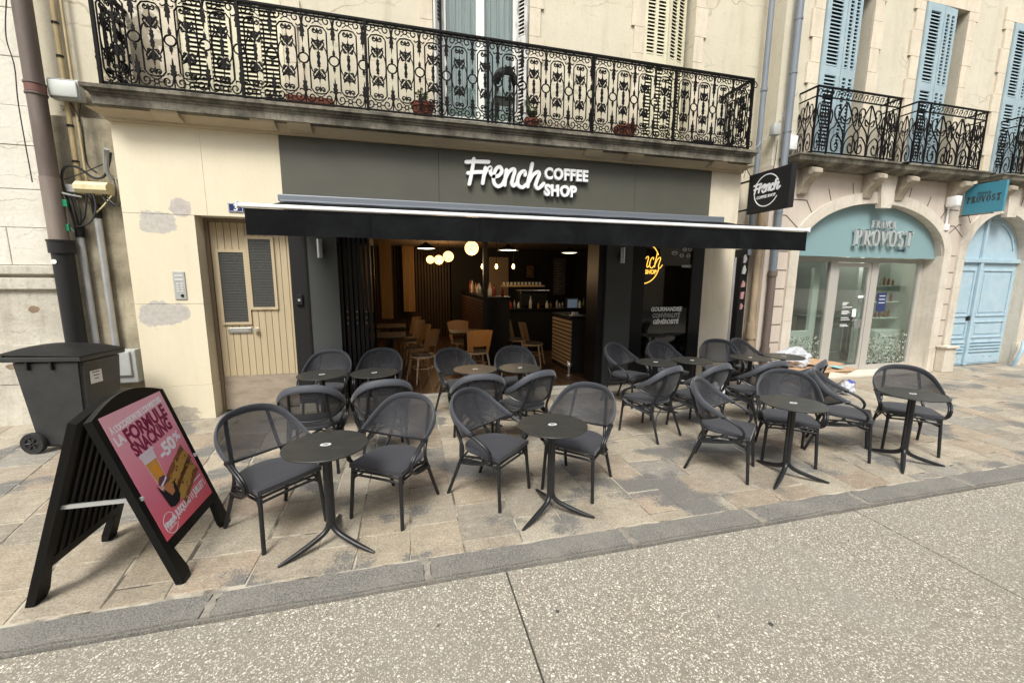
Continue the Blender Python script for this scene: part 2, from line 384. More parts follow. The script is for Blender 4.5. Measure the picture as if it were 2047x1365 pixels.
def fabric(ca=(.027, .029, .036), cb=(.044, .047, .057)):
    m, nt, b = nodes('textilene')
    b.inputs['Roughness'].default_value = .62
    v = coords(nt); f = noise(nt, v, 6, 3); col = mixc(nt, f, ca, cb)
    wv = N(nt, 'ShaderNodeTexWave', Scale=160.0); wv.bands_direction = 'Z'; nt.links.new(v, wv.inputs['Vector'])
    nt.links.new(col, b.inputs['Base Color']); bump(nt, b, wv.outputs['Fac'], .25, .001)
    b.inputs['Sheen Weight'].default_value = .25; b.inputs['Sheen Roughness'].default_value = .4
    return m
M_fab = fabric()
def mesh_fab():
    m = fabric((.015, .016, .020), (.030, .032, .040)); m.name = 'textilene_mesh'; nt = m.node_tree; b = nt.nodes['Principled BSDF']; o = nt.nodes['Material Output']
    t = nt.nodes.new('ShaderNodeBsdfTransparent'); x = nt.nodes.new('ShaderNodeMixShader'); x.inputs[0].default_value = .84
    nt.links.new(t.outputs[0], x.inputs[1]); nt.links.new(b.outputs[0], x.inputs[2]); nt.links.new(x.outputs[0], o.inputs[0]); return m
M_fabm = mesh_fab()
M_sleeve = fabric((.040, .045, .056), (.060, .066, .080)); M_sleeve.name = 'textilene_sleeve'

# ================================================================= GROUND
def road_mat():
    m, nt, b = nodes('exposed_aggregate'); v = coords(nt)
    dn = N(nt, 'ShaderNodeTexNoise', Scale=18.0, Detail=2.0); nt.links.new(v, dn.inputs['Vector'])
    va = nt.nodes.new('ShaderNodeVectorMath'); va.operation = 'SCALE'; va.inputs['Scale'].default_value = .035; nt.links.new(dn.outputs['Color'], va.inputs[0])
    vb = nt.nodes.new('ShaderNodeVectorMath'); vb.operation = 'ADD'; nt.links.new(v, vb.inputs[0]); nt.links.new(va.outputs[0], vb.inputs[1])
    col = mixc(nt, noise(nt, v, 90, 3), (.285, .255, .205), (.165, .147, .117))
    hs_ = []
    for sc, th, w0 in ((62, .35, 0.0), (120, .38, 3.1), (38, .25, 7.7)):
        vo = N(nt, 'ShaderNodeTexVoronoi', Scale=float(sc)); mp = nt.nodes.new('ShaderNodeMapping'); mp.inputs['Location'].default_value = (w0, w0*.7, 0)
        mp.inputs['Scale'].default_value = (1, 1, 1); nt.links.new(vb.outputs[0], mp.inputs[0]); nt.links.new(mp.outputs[0], vo.inputs['Vector'])
        msk = ramp(nt, vo.outputs['Distance'], ((th-.04, 1), (th+.04, 0)))
        sp = nt.nodes.new('ShaderNodeSeparateColor'); nt.links.new(vo.outputs['Color'], sp.inputs[0])
        on = ramp(nt, sp.outputs[0], ((.30, 0), (.34, 1)) if sc != 38 else ((.72, 0), (.74, 1)))
        k = nt.nodes.new('ShaderNodeMath'); k.operation = 'MULTIPLY'; nt.links.new(msk, k.inputs[0]); nt.links.new(on, k.inputs[1])
        sc_ = ramp(nt, sp.outputs[1], ((0, (.31, .27, .215)), (.3, (.43, .39, .32)), (.65, (.63, .59, .50)), (.93, (.84, .80, .70)), (.975, (.09, .085, .08))))
        col = mixc(nt, k.outputs[0], col, sc_); hs_.append(k.outputs[0])
    st = ramp(nt, noise(nt, v, .9, 7, .65), ((.38, .0), (.72, .5))); col = mixc(nt, st, col, (.285, .27, .24))
    st = ramp(nt, noise(nt, coords(nt, (.25, 1.6, 1)), 1.3, 6, .6), ((.52, .0), (.75, .4))); col = mixc(nt, st, col, (.20, .19, .17))
    st = ramp(nt, noise(nt, v, .45, 9, .75), ((.55, .0), (.66, .35))); col = mixc(nt, st, col, (.235, .225, .20))
    st = ramp(nt, noise(nt, v, 14, 3, .5), ((.73, .0), (.75, .8))); col = mixc(nt, st, col, (.07, .066, .06))
    nt.links.new(col, b.inputs['Base Color']); b.inputs['Roughness'].default_value = .82
    bump(nt, b, hs_[0], .5, .004); return m
M_road = road_mat()
b = NB(); box(b, -90, 90, -90, 90, -.6, -.06)
obj('ground', b, pbr('under_ground', (.28, .26, .22), .95), kind='structure')
b = NB()                                  # the aggregate slabs of the roadway, split by narrow joints
xs = [.57+2.98*k for k in range(-8, 12)]
for i in range(len(xs)-1):
    box(b, xs[i]+.006, xs[i+1]-.006, -1.8, 2.335, -.05, -.028)
    box(b, xs[i]+.006, xs[i+1]-.006, -6.3, -1.815, -.05, -.028)
obj('road', b, M_road, kind='structure')
b = NB(); box(b, -24, 34, -6.35, 2.34, -.058, -.040); obj('road_joint_bed', b, pbr('joint_bed', (.05, .045, .04), .95), kind='structure')
for (nx, ny, r_, cc) in ((.78, 1.95, .012, 0), (1.9, 1.58, .016, 0)):
    b = NB(); pts = [(nx+r_*(.8+.4*random.random())*math.cos(k*.7), ny+r_*(.8+.4*random.random())*math.sin(k*.7)) for k in range(9)]
    prism(b, pts, XY, -.0275, -.0255)
    obj('chewing_gum', b, pbr('gum', (.06, .058, .055), .8), label='dark flattened spot of chewing gum stuck on the pale aggregate road', cat='gum', group='chewing gum spots on the road')

def kerb_mat():
    m, nt, b = nodes('kerb_granite'); v = coords(nt)
    c = mixc(nt, ramp(nt, noise(nt, v, 130, 3, .7), ((.38, 0), (.62, 1))), (.085, .08, .073), (.26, .25, .225))
    c = mixc(nt, ramp(nt, noise(nt, v, 3, 6), ((.45, 0), (.75, .5))), c, (.30, .275, .235))
    nt.links.new(c, b.inputs['Base Color']); b.inputs['Roughness'].default_value = .8; bump(nt, b, noise(nt, v, 60, 8), .5, .006); return m
M_kerb = kerb_mat()
b = NB()
jx = [-9.5, -8.2, -7.0, -5.7, -4.5, -3.3, -2.28, -1.15, .07, 1.51, 2.63, 3.73, 5.0, 6.2, 7.4, 8.7, 9.9, 11.1, 12.4, 13.7, 15, 16.2, 17.5]
for i in range(len(jx)-1):
    t = bmesh.new(); y0 = 2.34+random.uniform(-.006, .006); y1 = 2.545+random.uniform(-.008, .008)
    box(t, jx[i]+.012, jx[i+1]-.012, y0, y1, -.12, .004+random.uniform(-.003, .003))
    bmesh.ops.subdivide_edges(t, edges=[e_ for e_ in t.edges if abs((e_.verts[0].co-e_.verts[1].co).x) > .3], cuts=9)
    for vv in t.verts:
        if jx[i]+.05 < vv.co.x < jx[i+1]-.05: vv.co.y += random.uniform(-.007, .007); vv.co.z += random.uniform(-.0015, .0015) if vv.co.z > -.05 else 0
    bmesh.ops.bevel(t, geom=[e_ for e_ in t.edges if e_.verts[0].co.z > -.05 and e_.verts[1].co.z > -.05 and len(e_.link_faces) == 2 and abs(e_.calc_face_angle(0)) > .8], offset=.012, segments=2, affect='EDGES')
    add(b, t)
obj('kerb', b, M_kerb, kind='structure', smooth=True)
b = NB()
rk = random.Random(4)
for x in jx:
    L_ = [(x-rk.uniform(.012, .035), 2.345+.2*k/6) for k in range(7)]; R_ = [(x+rk.uniform(.012, .04), 2.345+.2*k/6) for k in range(6, -1, -1)]
    prism(b, L_+R_, XY, -.05, .006+rk.uniform(-.002, .002))
obj('kerb_mortar', b, pbr('mortar', (.31, .28, .235), .95, c2=(.20, .185, .155), scale=20, bs_=.5, bscale=50), kind='structure')

def pave_mat():
    m, nt, b = nodes('paving_stone'); v = coords(nt)
    at = nt.nodes.new('ShaderNodeAttribute'); at.attribute_name = 'tone'
    c = at.outputs['Color']
    f = ramp(nt, noise(nt, v, 4.5, 9, .72), ((.42, 0), (.62, .5))); c = mixc(nt, f, c, (.235, .20, .15))
    f = ramp(nt, noise(nt, coords(nt, (1, 2.2, 1)), 9, 8, .75), ((.48, 0), (.64, .6))); c = mixc(nt, f, c, (.43, .39, .31))
    gr = ramp(nt, noise(nt, v, 210, 2), ((.38, 0), (.6, 1)))
    g = mixc(nt, gr, (.085, .088, .09), (.20, .195, .18))
    ad = nt.nodes.new('ShaderNodeMath'); ad.operation = 'MULTIPLY_ADD'; nt.links.new(noise(nt, v, 60, 3, .7), ad.inputs[0]); ad.inputs[1].default_value = .22; nt.links.new(noise(nt, v, 1.5, 4, .5), ad.inputs[2])
    f = ramp(nt, ad.outputs[0], ((.66, 0), (.70, .9))); c = mixc(nt, f, c, g)
    f = ramp(nt, noise(nt, coords(nt, (1, .45, 1)), 2.6, 9, .75), ((.52, 0), (.66, .5))); c = mixc(nt, f, c, (.19, .16, .12))
    f = ramp(nt, noise(nt, v, 34, 6, .75), ((.56, 0), (.68, .6))); c = mixc(nt, f, c, (.11, .10, .085))
    c = mixc(nt, .36, c, ramp(nt, noise(nt, v, 75, 5, .7), ((.36, .1), (.64, .95))), 'OVERLAY')
    nt.links.new(c, b.inputs['Base Color']); nt.links.new(ramp(nt, noise(nt, v, 5, 4), ((.3, .55), (.7, .85))), b.inputs['Roughness'])
    bump(nt, b, noise(nt, v, 16, 10, .75), .8, .010); return m
def pavement():
    b = NB(); cl = b.loops.layers.float_color.new('tone')
    pal = [(.33, .295, .235), (.30, .27, .22), (.36, .32, .255), (.27, .25, .21), (.32, .27, .21), (.38, .345, .275), (.24, .235, .22), (.35, .305, .235), (.30, .24, .185), (.39, .36, .295), (.32, .295, .245), (.34, .28, .215)]
    def warp(x, y):
        d = y-2.55
        if x < -.9: x -= min(1, (-.9-x)/1.6)*.27*d
        if x > 3: x += min(1, (x-3)/1.5)*.16*d
        return x, y
    x = -13.0; rnd = random.Random(3)
    while x < 19:
        w_ = rnd.choice((.26, .31, .36, .42, .46)) if x < 4.5 else rnd.choice((.24, .3, .36, .44))
        y = 2.555-rnd.random()*.3; first = True
        while y < 7.2:
            l = rnd.uniform(.25, .60) if x < 4.5 else rnd.uniform(.2, .5); y0 = max(y, 2.556); y1 = y+l
            g = rnd.uniform(.002, .006); h = rnd.uniform(-.0015, .0015); jit = lambda: rnd.uniform(-.009, .009)
            if x > 4.5: jit = lambda: rnd.uniform(-.018, .018)
            if y1-y0 > .08:
                cor = [warp(x+g+jit(), y0+g+(0 if y0 < 2.56 else jit())), warp(x+w_-g+jit(), y0+g+(0 if y0 < 2.56 else jit())), warp(x+w_-g+jit(), y1-g+jit()), warp(x+g+jit(), y1-g+jit())]
                c = rnd.choice(pal); k = rnd.uniform(.88, 1.12); c = (c[0]*k*1.04, c[1]*k*1.0, c[2]*k*.97)
                cen = (sum(p[0] for p in cor)/4, sum(p[1] for p in cor)/4)
                inn = [(cen[0]+(p[0]-cen[0])*.975, cen[1]+(p[1]-cen[1])*.975) for p in cor]
                T = [b.verts.new((p[0], p[1], h)) for p in inn]; O = [b.verts.new((p[0], p[1], h-.006)) for p in cor]; L = [b.verts.new((p[0], p[1], -.03)) for p in cor]
                fs = [b.faces.new(T)]
                for i in range(4): j = (i+1) % 4; fs += [b.faces.new((O[i], O[j], T[j], T[i])), b.faces.new((L[i], L[j], O[j], O[i]))]
                for f in fs:
                    for lp in f.loops: lp[cl] = (*c, 1)
            y = y1
        x += w_
    return obj('pavement', b, pave_mat(), kind='structure', recalc=True)
pavement()
b = NB(); box(b, -24, 34, 2.50, 8.0, -.055, -.0062); obj('pavement_bed', b, pbr('grout', (.46, .42, .34), .95, c2=(.09, .08, .065), scale=3.5, lo=.45, hi=.6, bs_=.4, bscale=60), kind='structure')

# ================================================================= CAFE BUILDING
cafe = thing('corner_building', 'cream rendered building with dark coffee shop front and long iron balcony above', 'building', (1.2, 6.4, 0))
WY = 6.38                                     # plane of the upper wall
wins = [(-2.62, -1.45, 3.92, 6.75), (.46, 1.86, 3.92, 6.75), (3.74, 4.66, 3.92, 6.75)]
b = NB(); wall(b, -4.12, 6.12, 3.72, 9.2, WY, WY+.4, wins); obj('upper_wall', b, M_upper, cafe)
b = NB(); box(b, -4.12, -3.29, WY-.08, WY+.4, -.02, 3.715); obj('side_wall', b, M_dirty, cafe)
b = NB(); box(b, 5.56, 6.12, WY-.06, WY+.4, -.02, 3.715); obj('side_wall', b, M_post, cafe)
b = NB(); box(b, -4.12, 6.12, WY+.41, 14.4, 8.9, 9.2); obj('unseen_roof', b, M_blackm, cafe)  # out of view, added to keep light from leaking in
# stone window surrounds, recesses, shutters
def surround(bm, x0, x1, z0, z1, wd=.17, y=WY, pr=.03, top=True):
    z = z0; s = 0
    while z < z1:
        h = .33+.05*(s % 3); w2 = wd+(.05 if s % 2 else 0)
        box(bm, x0-w2, x0, y-pr, y-.002, z+.003, min(z+h, z1)-.003); box(bm, x1, x1+w2, y-pr, y-.002, z+.003, min(z+h, z1)-.003)
        z += h; s += 1
    if top: box(bm, x0-wd-.05, x1+wd+.05, y-pr, y-.002, z1+.003, z1+.24)
for i, (x0, x1, z0, z1) in enumerate(wins):
    b = NB(); surround(b, x0, x1, z0, z1); obj('window_surround', b, M_surround, cafe)
def shutter(name, x0, x1, z0, z1, y0, y1, mat, parent, cols=1, mid=.5, slotmat=M_slot, pitch=.052, fr=.055):
    """a louvred leaf running from (x0,y0) to (x1,y1) in plan"""
    d = Vector((x1-x0, y1-y0, 0)); L = d.length; d.normalize(); n = Vector((d.y, -d.x, 0))
    if n.y > 0: n = -n
    M = Matrix((( d.x, n.x, 0, x0), (d.y, n.y, 0, y0), (0, 0, 1, 0), (0, 0, 0, 1)))
    b = NB(); T = .035
    cw = (L-fr*(cols+1))/cols
    for k in range(cols+1): box(b, k*(cw+fr), k*(cw+fr)+fr, 0, T, z0, z1, M=M)
    zr = [z0, z0+.10]; zm = z0+(z1-z0)*mid
    for k in range(cols):
        xa = fr+k*(cw+fr); xb = xa+cw
        box(b, xa, xb, .002, T-.002, z0, z0+.12, M=M); box(b, xa, xb, .002, T-.002, z1-.12, z1, M=M); box(b, xa, xb, .002, T-.002, zm-.07, zm+.07, M=M)
        for (za, zb) in ((z0+.12, zm-.07), (zm+.07, z1-.12)):
            z = za+.01
            while z < zb-.02:
                v = [(xa, T-.004, z), (xb, T-.004, z), (xb, .004, z+.034), (xa, .004, z+.034), (xa, T-.004, z+.007), (xb, T-.004, z+.007), (xb, .004, z+.041), (xa, .004, z+.041)]
                v = [b.verts.new(M @ Vector(p)) for p in v]
                for q in ((0,3,2,1),(4,5,6,7),(0,1,5,4),(1,2,6,5),(2,3,7,6),(3,0,4,7)): b.faces.new([v[i] for i in q])
                z += pitch
    o = obj(name, b, mat, parent)
    b = NB(); box(b, fr*.5, L-fr*.5, -.022, -.016, z0+.1, z1-.1, M=M); q = obj('dark_backing', b, slotmat, o)
    return o
shutter('shutter', -2.61, -2.05, 3.94, 6.74, WY+.03, WY+.05, M_shut, cafe, 2)
shutter('shutter', -2.04, -1.46, 3.94, 6.74, WY+.05, WY+.03, M_shut, cafe, 2)
shutter('shutter', 3.75, 4.18, 3.94, 6.74, WY+.02, WY+.03, M_shut, cafe, 2)
shutter('shutter', 4.19, 4.58, 3.94, 6.74, WY+.03, WY+.16, M_shut, cafe, 2)
# middle window: glazed doors with curtains, peeling shutters folded back
x0, x1, z0, z1 = wins[1]
shutter('shutter', .47, .60, 3.94, 6.74, WY-.02, WY+.16, M_shutw, cafe, 1)
shutter('shutter', 1.72, 1.85, 3.94, 6.74, WY+.16, WY-.02, M_shutw, cafe, 1)
wf = NB(); box(wf, .60, .66, WY+.16, WY+.21, 3.93, 6.74); box(wf, 1.66, 1.72, WY+.16, WY+.21, 3.93, 6.74); box(wf, 1.10, 1.22, WY+.15, WY+.22, 3.93, 6.74)
for xa, xb in ((.66, 1.10), (1.22, 1.66)): box(wf, xa, xb, WY+.16, WY+.21, 3.93, 4.25); box(wf, xa, xb, WY+.16, WY+.21, 6.6, 6.74)
wfo = obj('window_frame', wf, M_winw, cafe)
for xa, xb in ((.66, 1.10), (1.22, 1.66)):
    b = NB(); box(b, xa, xb, WY+.18, WY+.186, 4.25, 6.6); obj('pane', b, M_glassw, wfo)
b = NB(); pts = [(.60+1.12*k/60, WY+.27+.018*math.sin(k*1.1)+.01*math.sin(k*2.7)) for k in range(61)]
for k in range(60): quad(b, ((*pts[k], 3.95), (*pts[k+1], 3.95), (*pts[k+1], 6.7), (*pts[k], 6.7)))
obj('curtain', b, M_curt, wfo, smooth=True)
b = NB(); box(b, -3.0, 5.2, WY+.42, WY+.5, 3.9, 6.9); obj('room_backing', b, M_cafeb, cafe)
# balcony slab, moulded
def cornice(bm, x0, x1, yw, prof, ends=True):
    """prof: list of (out, z) from bottom to top, out = distance in front of the wall; mitred returns"""
    pts = []
    for o_, z in prof: pts.append([(x0-(o_-prof[0][0]), yw, z), (x0-(o_-prof[0][0]), yw-o_, z), (x1+(o_-prof[0][0]), yw-o_, z), (x1+(o_-prof[0][0]), yw, z)])
    rows = [[bm.verts.new(p) for p in r] for r in pts]
    for i in range(len(rows)-1):
        for k in range(3): bm.faces.new((rows[i][k], rows[i][k+1], rows[i+1][k+1], rows[i+1][k]))
    bm.faces.new(rows[0][::-1]); bm.faces.new(rows[-1])
b = NB(); cornice(b, -3.24, 5.44, WY, [(.575, 3.722), (.60, 3.722), (.60, 3.80), (.612, 3.812), (.612, 3.828), (.635, 3.838), (.64, 3.862), (.665, 3.868), (.665, 3.905), (.64, 3.912)])
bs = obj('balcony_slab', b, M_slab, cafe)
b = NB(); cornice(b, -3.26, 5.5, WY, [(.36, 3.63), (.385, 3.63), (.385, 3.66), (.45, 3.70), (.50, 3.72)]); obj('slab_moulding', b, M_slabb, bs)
for x in (-2.62, -1.62, -1.22, 2.72, 3.4, 4.9):
    b = NB(); prism(b, [(WY-.39, 3.655), (WY-.50, 3.665), (WY-.56, 3.695), (WY-.575, 3.7215), (WY-.39, 3.7215)], YZ, x-.13, x+.13); obj('slab_bracket', b, M_slabb, bs)
# ---- iron railing
def spiral(cx, cz, r0, r1, a0, turns, n=14):
    return [(cx+(r0+(r1-r0)*i/n)*math.cos(a0+turns*2*math.pi*i/n), 0, cz+(r0+(r1-r0)*i/n)*math.sin(a0+turns*2*math.pi*i/n)) for i in range(n+1)]
_lc = [0]
def leaf(bm, cx, cz, w_, h, up=1, th=.008):
    _lc[0] += 1; th += .0007*(_lc[0] % 7)
    pts = [(0, 0), (.30, .12), (.5, .38), (.30, .42), (.42, .66), (.16, .62), (.10, .8), (0, 1)]
    poly = [(cx+w_*p[0], cz+up*h*p[1]) for p in pts]+[(cx-w_*p[0], cz+up*h*p[1]) for p in pts[-2:0:-1]]
    prism(bm, poly, XZ, -th, th)
def rail_module(r=.0078):
    b = NB(); n = 5
    T = lambda p, rr=r, c=False: tube(b, p, rr, n, closed=c)
    # stadium frame  (x centre 0, z measured from bottom rail 0 .. hand rail .98)
    hw = .100
    fr = [(-hw, 0, .16+.0)]+[(-hw, 0, .80)]+[(-hw+.035, 0, .845), (-.0, 0, .855), (hw-.035, 0, .845)]+[(hw, 0, .80), (hw, 0, .16)]+[(hw-.035, 0, .115), (0, 0, .105), (-hw+.035, 0, .115)]
    T(fr, r*1.15, True)
    # centre cartouche
    for s in (-1, 1):
        T(crom([(s*.03, 0, .61), (s*.052, 0, .632), (s*.075, 0, .62), (s*.094, 0, .56), (s*.098, 0, .49), (s*.094, 0, .42), (s*.075, 0, .36), (s*.052, 0, .348), (s*.03, 0, .37)], 3))
        T(spiral(s*.036, .61, .02, .006, math.pi/2, s*-1.0, 9)); T(spiral(s*.036, .37, .02, .006, -math.pi/2, s*1.0, 9))
        for zc, q in ((.665, 1), (.315, -1)):
            T(spiral(s*.042, zc, .026, .020, -math.pi/2*q, s*.8*q, 9)); T(crom([(s*.02, 0, zc-.03*q), (s*.045, 0, zc+.01*q), (s*.066, 0, zc+.045*q)], 3), r*.8)
        # hearts at the ends of the frame
        T(spiral(s*.030, .80, .028, .008, math.pi*(.5), s*-1.25, 11)); T(spiral(s*.030, .16, .028, .008, -math.pi*(.5), s*1.25, 11))
    leaf(b, 0, .48, .044, .14, 1); leaf(b, 0, .50, .044, .14, -1); leaf(b, 0, .60, .044, .165, 1); leaf(b, 0, .38, .044, .165, -1)
    for s in (-1, 1):
        for zc, q in ((.655, 1), (.325, -1)):
            T(crom([(s*.012, 0, zc-.055*q), (s*.05, 0, zc-.03*q), (s*.068, 0, zc+.01*q), (s*.055, 0, zc+.035*q), (s*.03, 0, zc+.03*q), (s*.032, 0, zc+.005*q)], 3), r*.95); T([(s*.012, 0, zc+.035*q), (s*.045, 0, zc+.045*q), (s*.066, 0, zc+.062*q)], r*.8)
    leaf(b, 0, .83, .026, .075, -1); leaf(b, 0, .13, .026, .075, 1)
    # ring between modules and its finials
    X = .1725
    T([(X+.056*math.cos(k*math.pi/8), 0, .49+.056*math.sin(k*math.pi/8)) for k in range(16)], r*1.2, True)
    leaf(b, X, .54, .036, .095, 1); leaf(b, X, .44, .036, .095, -1)
    leaf(b, X, .86, .056, .21, -1); leaf(b, X, .10, .056, .21, 1)
    for q, zb in ((1, .0), (-1, .98)):
        Z = lambda z: zb+q*z
        T(crom([(X, 0, Z(.005)), (X, 0, Z(.10)), (X-.02, 0, Z(.135)), (X-.05, 0, Z(.145)), (X-.062, 0, Z(.128))], 3)); T(crom([(X, 0, Z(.10)), (X+.02, 0, Z(.135)), (X+.05, 0, Z(.145)), (X+.062, 0, Z(.128))], 3))
        for s in (-1, 1):
            T(crom([(X+s*-.004, 0, Z(.115)), (X-s*.02, 0, Z(.04)), (X-s*.05, 0, Z(.012)), (X-s*.09, 0, Z(.022)), (X-s*.105, 0, Z(.06)), (X-s*.085, 0, Z(.092)), (X-s*.055, 0, Z(.085)), (X-s*.048, 0, Z(.055)), (X-s*.068, 0, Z(.045))], 3))
        T([(.024*math.cos(k*math.pi/5), 0, Z(.052)+.024*math.sin(k*math.pi/5)) for k in range(10)], r, True)
        for s in (-1, 1): T([(s*.024, 0, Z(.052)), (s*.075, 0, Z(.05))], r*.8); T([(s*.012, 0, Z(.072)), (s*.055, 0, Z(.105))], r*.7); T([(s*.015, 0, Z(.03)), (s*.03, 0, Z(.004))], r*.7)
    return b
RY = 5.80; RB, RT = 3.965, 4.96
rail = thing('balcony_railing', None, None, (1.1, RY, RB)); rail.parent = cafe; rail.location = Vector((1.1, RY, RB))-Vector(cafe.location)
def robj(name, bm, mat=M_iron, smooth=False):
    o = obj(name, bm, mat, None, smooth=smooth); o.parent = rail; o.location = (-1.1, -RY, -RB); return o
b = NB(); bbox(b, -3.18, 5.38, RY-.022, RY+.022, RT-.012, RT+.018, .004); bbox(b, -3.16, 5.36, RY-.012, RY+.012, RT-.045, RT-.03, .002)
for x in (-3.155, 5.36): box(b, x-.022, x+.022, RY+.0225, WY-.002, RT-.012, RT+.017)
robj('handrail', b)
b = NB(); box(b, -3.16, 5.36, RY-.011, RY+.011, RB-.022, RB-.002)
for x in (-3.155, 5.36): box(b, x-.011, x+.011, RY+.0115, WY-.002, RB-.022, RB-.003)
robj('bottom_rail', b)
for x in (-3.155, -1.78, -.40, 1.13, 2.65, 3.98, 5.36):
    b = NB(); box(b, x-.016, x+.016, RY-.030, RY+.002, 3.90, RT-.014); leaf(b, 0, 0, .05, .2)
    for v in b.verts:
        if abs(v.co.y) < .1: v.co = Vector((v.co.x+x, v.co.y+RY-.02, v.co.z+4.12))
    robj('railing_post', b)
mod = rail_module(); mo = robj('scroll_panel', mod)
mx = [-2.985+.3398*k for k in range(25)]
for i, x in enumerate(mx):
    o = mo if i == 0 else mo.copy()
    if i: C.objects.link(o)
    o.location = (x-1.1, 0, 0)
for sx_, ry in ((-3.155, 0), (5.36, 0)):
    o = mo.copy(); C.objects.link(o); o.rotation_euler = (0, 0, math.pi/2); o.location = (sx_-1.1, .16, 0)
    o = mo.copy(); C.objects.link(o); o.rotation_euler = (0, 0, math.pi/2); o.location = (sx_-1.1, .44, 0)
# ---- ground floor cladding
FY = 6.05
b = NB()
box(b, -3.27, -2.53, FY, WY+.3, .46, 1.515); box(b, -3.27, -2.53, FY+.001, WY+.3, 1.519, 2.608); box(b, -3.275, -2.525, FY-.006, WY+.3, -.02, .456)
box(b, -3.27, -2.385, FY, WY+.3, 2.612, 3.628); box(b, -2.382, -1.515, FY, WY+.3, 2.612, 3.628)
obj('cream_cladding', b, M_cream, cafe)
b = NB(); box(b, 4.93, 5.53, FY+.004, WY+.3, .0, 3.628); obj('stone_pillar', b, M_post, cafe)
b = NB()
for xa, xb in ((-1.512, .475), (.480, 3.53), (3.535, 4.926)): box(b, xa, xb, FY-.02, FY+.3, 2.70, 3.628)
obj('fascia', b, M_fascia, cafe)
b = NB(); box(b, -1.512, 4.926, FY+.02, FY+.30, 2.44, 2.698); obj('fascia_return', b, M_black, cafe)
# step
b = NB(); bbox(b, -1.50, 5.5, FY-.0, 6.5, -.02, .105, .008); obj('step', b, M_arch, cafe)
b = NB(); box(b, -.9, 3.0, FY-.012, FY+.05, .107, .135); obj('threshold', b, pbr('pale_threshold', (.60, .59, .55), .5), cafe)
# columns
b = NB(); box(b, -1.50, -1.30, FY+.03, 6.5, .107, 2.44); obj('door_side_panel', b, M_blackm, cafe)
b = NB(); box(b, -1.296, -.90, FY-.015, 6.45, .107, 2.44); obj('grey_column', b, M_char, cafe)
b = NB(); box(b, -1.30, -1.27, FY-.02, FY+.0, .107, 2.44); obj('black_trim', b, M_black, cafe)
b = NB(); box(b, 3.10, 3.56, FY-.015, 6.45, .107, 2.44); obj('grey_column', b, M_char, cafe)
for xa, xb in ((2.98, 3.097), (-.897, -.86)):
    b = NB(); box(b, xa, xb, FY+.03, 6.5, .107, 2.44); obj('opening_frame', b, M_black, cafe)
# shop window
wx0, wx1 = 3.80, 4.70
swf = NB()
box(swf, 3.563, 3.80, FY+.0, 6.4, .107, 2.44); box(swf, 4.70, 4.925, FY+.0, 6.4, .107, 2.44); box(swf, 3.80, 4.70, FY+.02, 6.35, .107, .42)
swo = obj('shop_window_frame', swf, M_black, cafe)
b = NB(); box(b, 3.80, 4.70, FY+.035, FY+.043, .42, 2.44); obj('pane', b, M_glassd, swo)
M_decal = pbr('white_decal', (.85, .86, .87), .6)
b = NB()
for s_, z, w_ in (('GOURMANDISE', 1.33, .60), ('GÉNÉROSITÉ', 1.115, .50)): put_text(b, s_, (4.27, FY+.032, z), .10, width=w_, off=.004, depth=.001, shear=.12)
t = text_bm('CONVIVIALITÉ', .10, .001, off=.003, shear=.12); t2 = text_bm('CONVIVIALITÉ', .10, .001, off=-.0012, shear=.12)
for q, yy, mi in ((t, .0325, 0), (t2, .031, 1)):
    xs_ = [v.co.x for v in q.verts]; k = .54/(max(xs_)-min(xs_))
    add(b, q, Matrix.Translation((4.27, FY+yy, 1.222)) @ FRONT @ Matrix.Scale(k, 4, (1, 0, 0)), mi)
put_text(b, 'NOMADE', (4.61, FY+.032, 2.065), .06, width=.19, off=.001, depth=.001)
for x, z in ((4.36, 2.30), (4.50, 2.26), (4.63, 2.26), (4.55, 2.36), (4.66, 2.37)):
    tube(b, [(x+.045*math.cos(k*math.pi/6)*(1.2 if x < 4.4 else .8), FY+.032, z+.03*math.sin(k*math.pi/6)) for k in range(12)], .003, 4, closed=True)
    tube(b, [(x-.03, FY+.032, z-.005), (x, FY+.032, z+.01), (x+.03, FY+.032, z-.008)], .003, 4)
obj('window_lettering', b, [M_decal, M_black], swo)
# neon
neon = thing('neon_sign', 'glowing yellow neon sign in script with a round outline hanging behind the shop window', 'neon sign', (3.9, 6.30, 2.05))
b = NB()
for st in FR: tube(b, [(3.57+u*.72, 6.30, 2.17+v*.9) for u, v in st], .0085, 6)
obj('neon_script', b, M_neon, neon)
b = NB(); tube(b, [(p[0], 6.30, p[1]) for p in arcpts(3.92, 2.13, .31, .34, -165, -12)], .009, 6); tube(b, [(p[0], 6.30, p[1]) for p in arcpts(3.92, 2.13, .31, .34, 25, 165)], .009, 6); obj('neon_ring', b, M_neon, neon)
b = NB(); put_text(b, 'COFFEE SHOP', (3.91, 6.30, 1.955), .10, width=.54, off=.003); obj('neon_letters', b, M_neon, neon)
b = NB(); box(b, 3.3, 5.3, 6.75, 6.8, .12, 2.74); obj('window_back_panel', b, pbr('brown_board', (.022, .013, .008), .7), cafe)

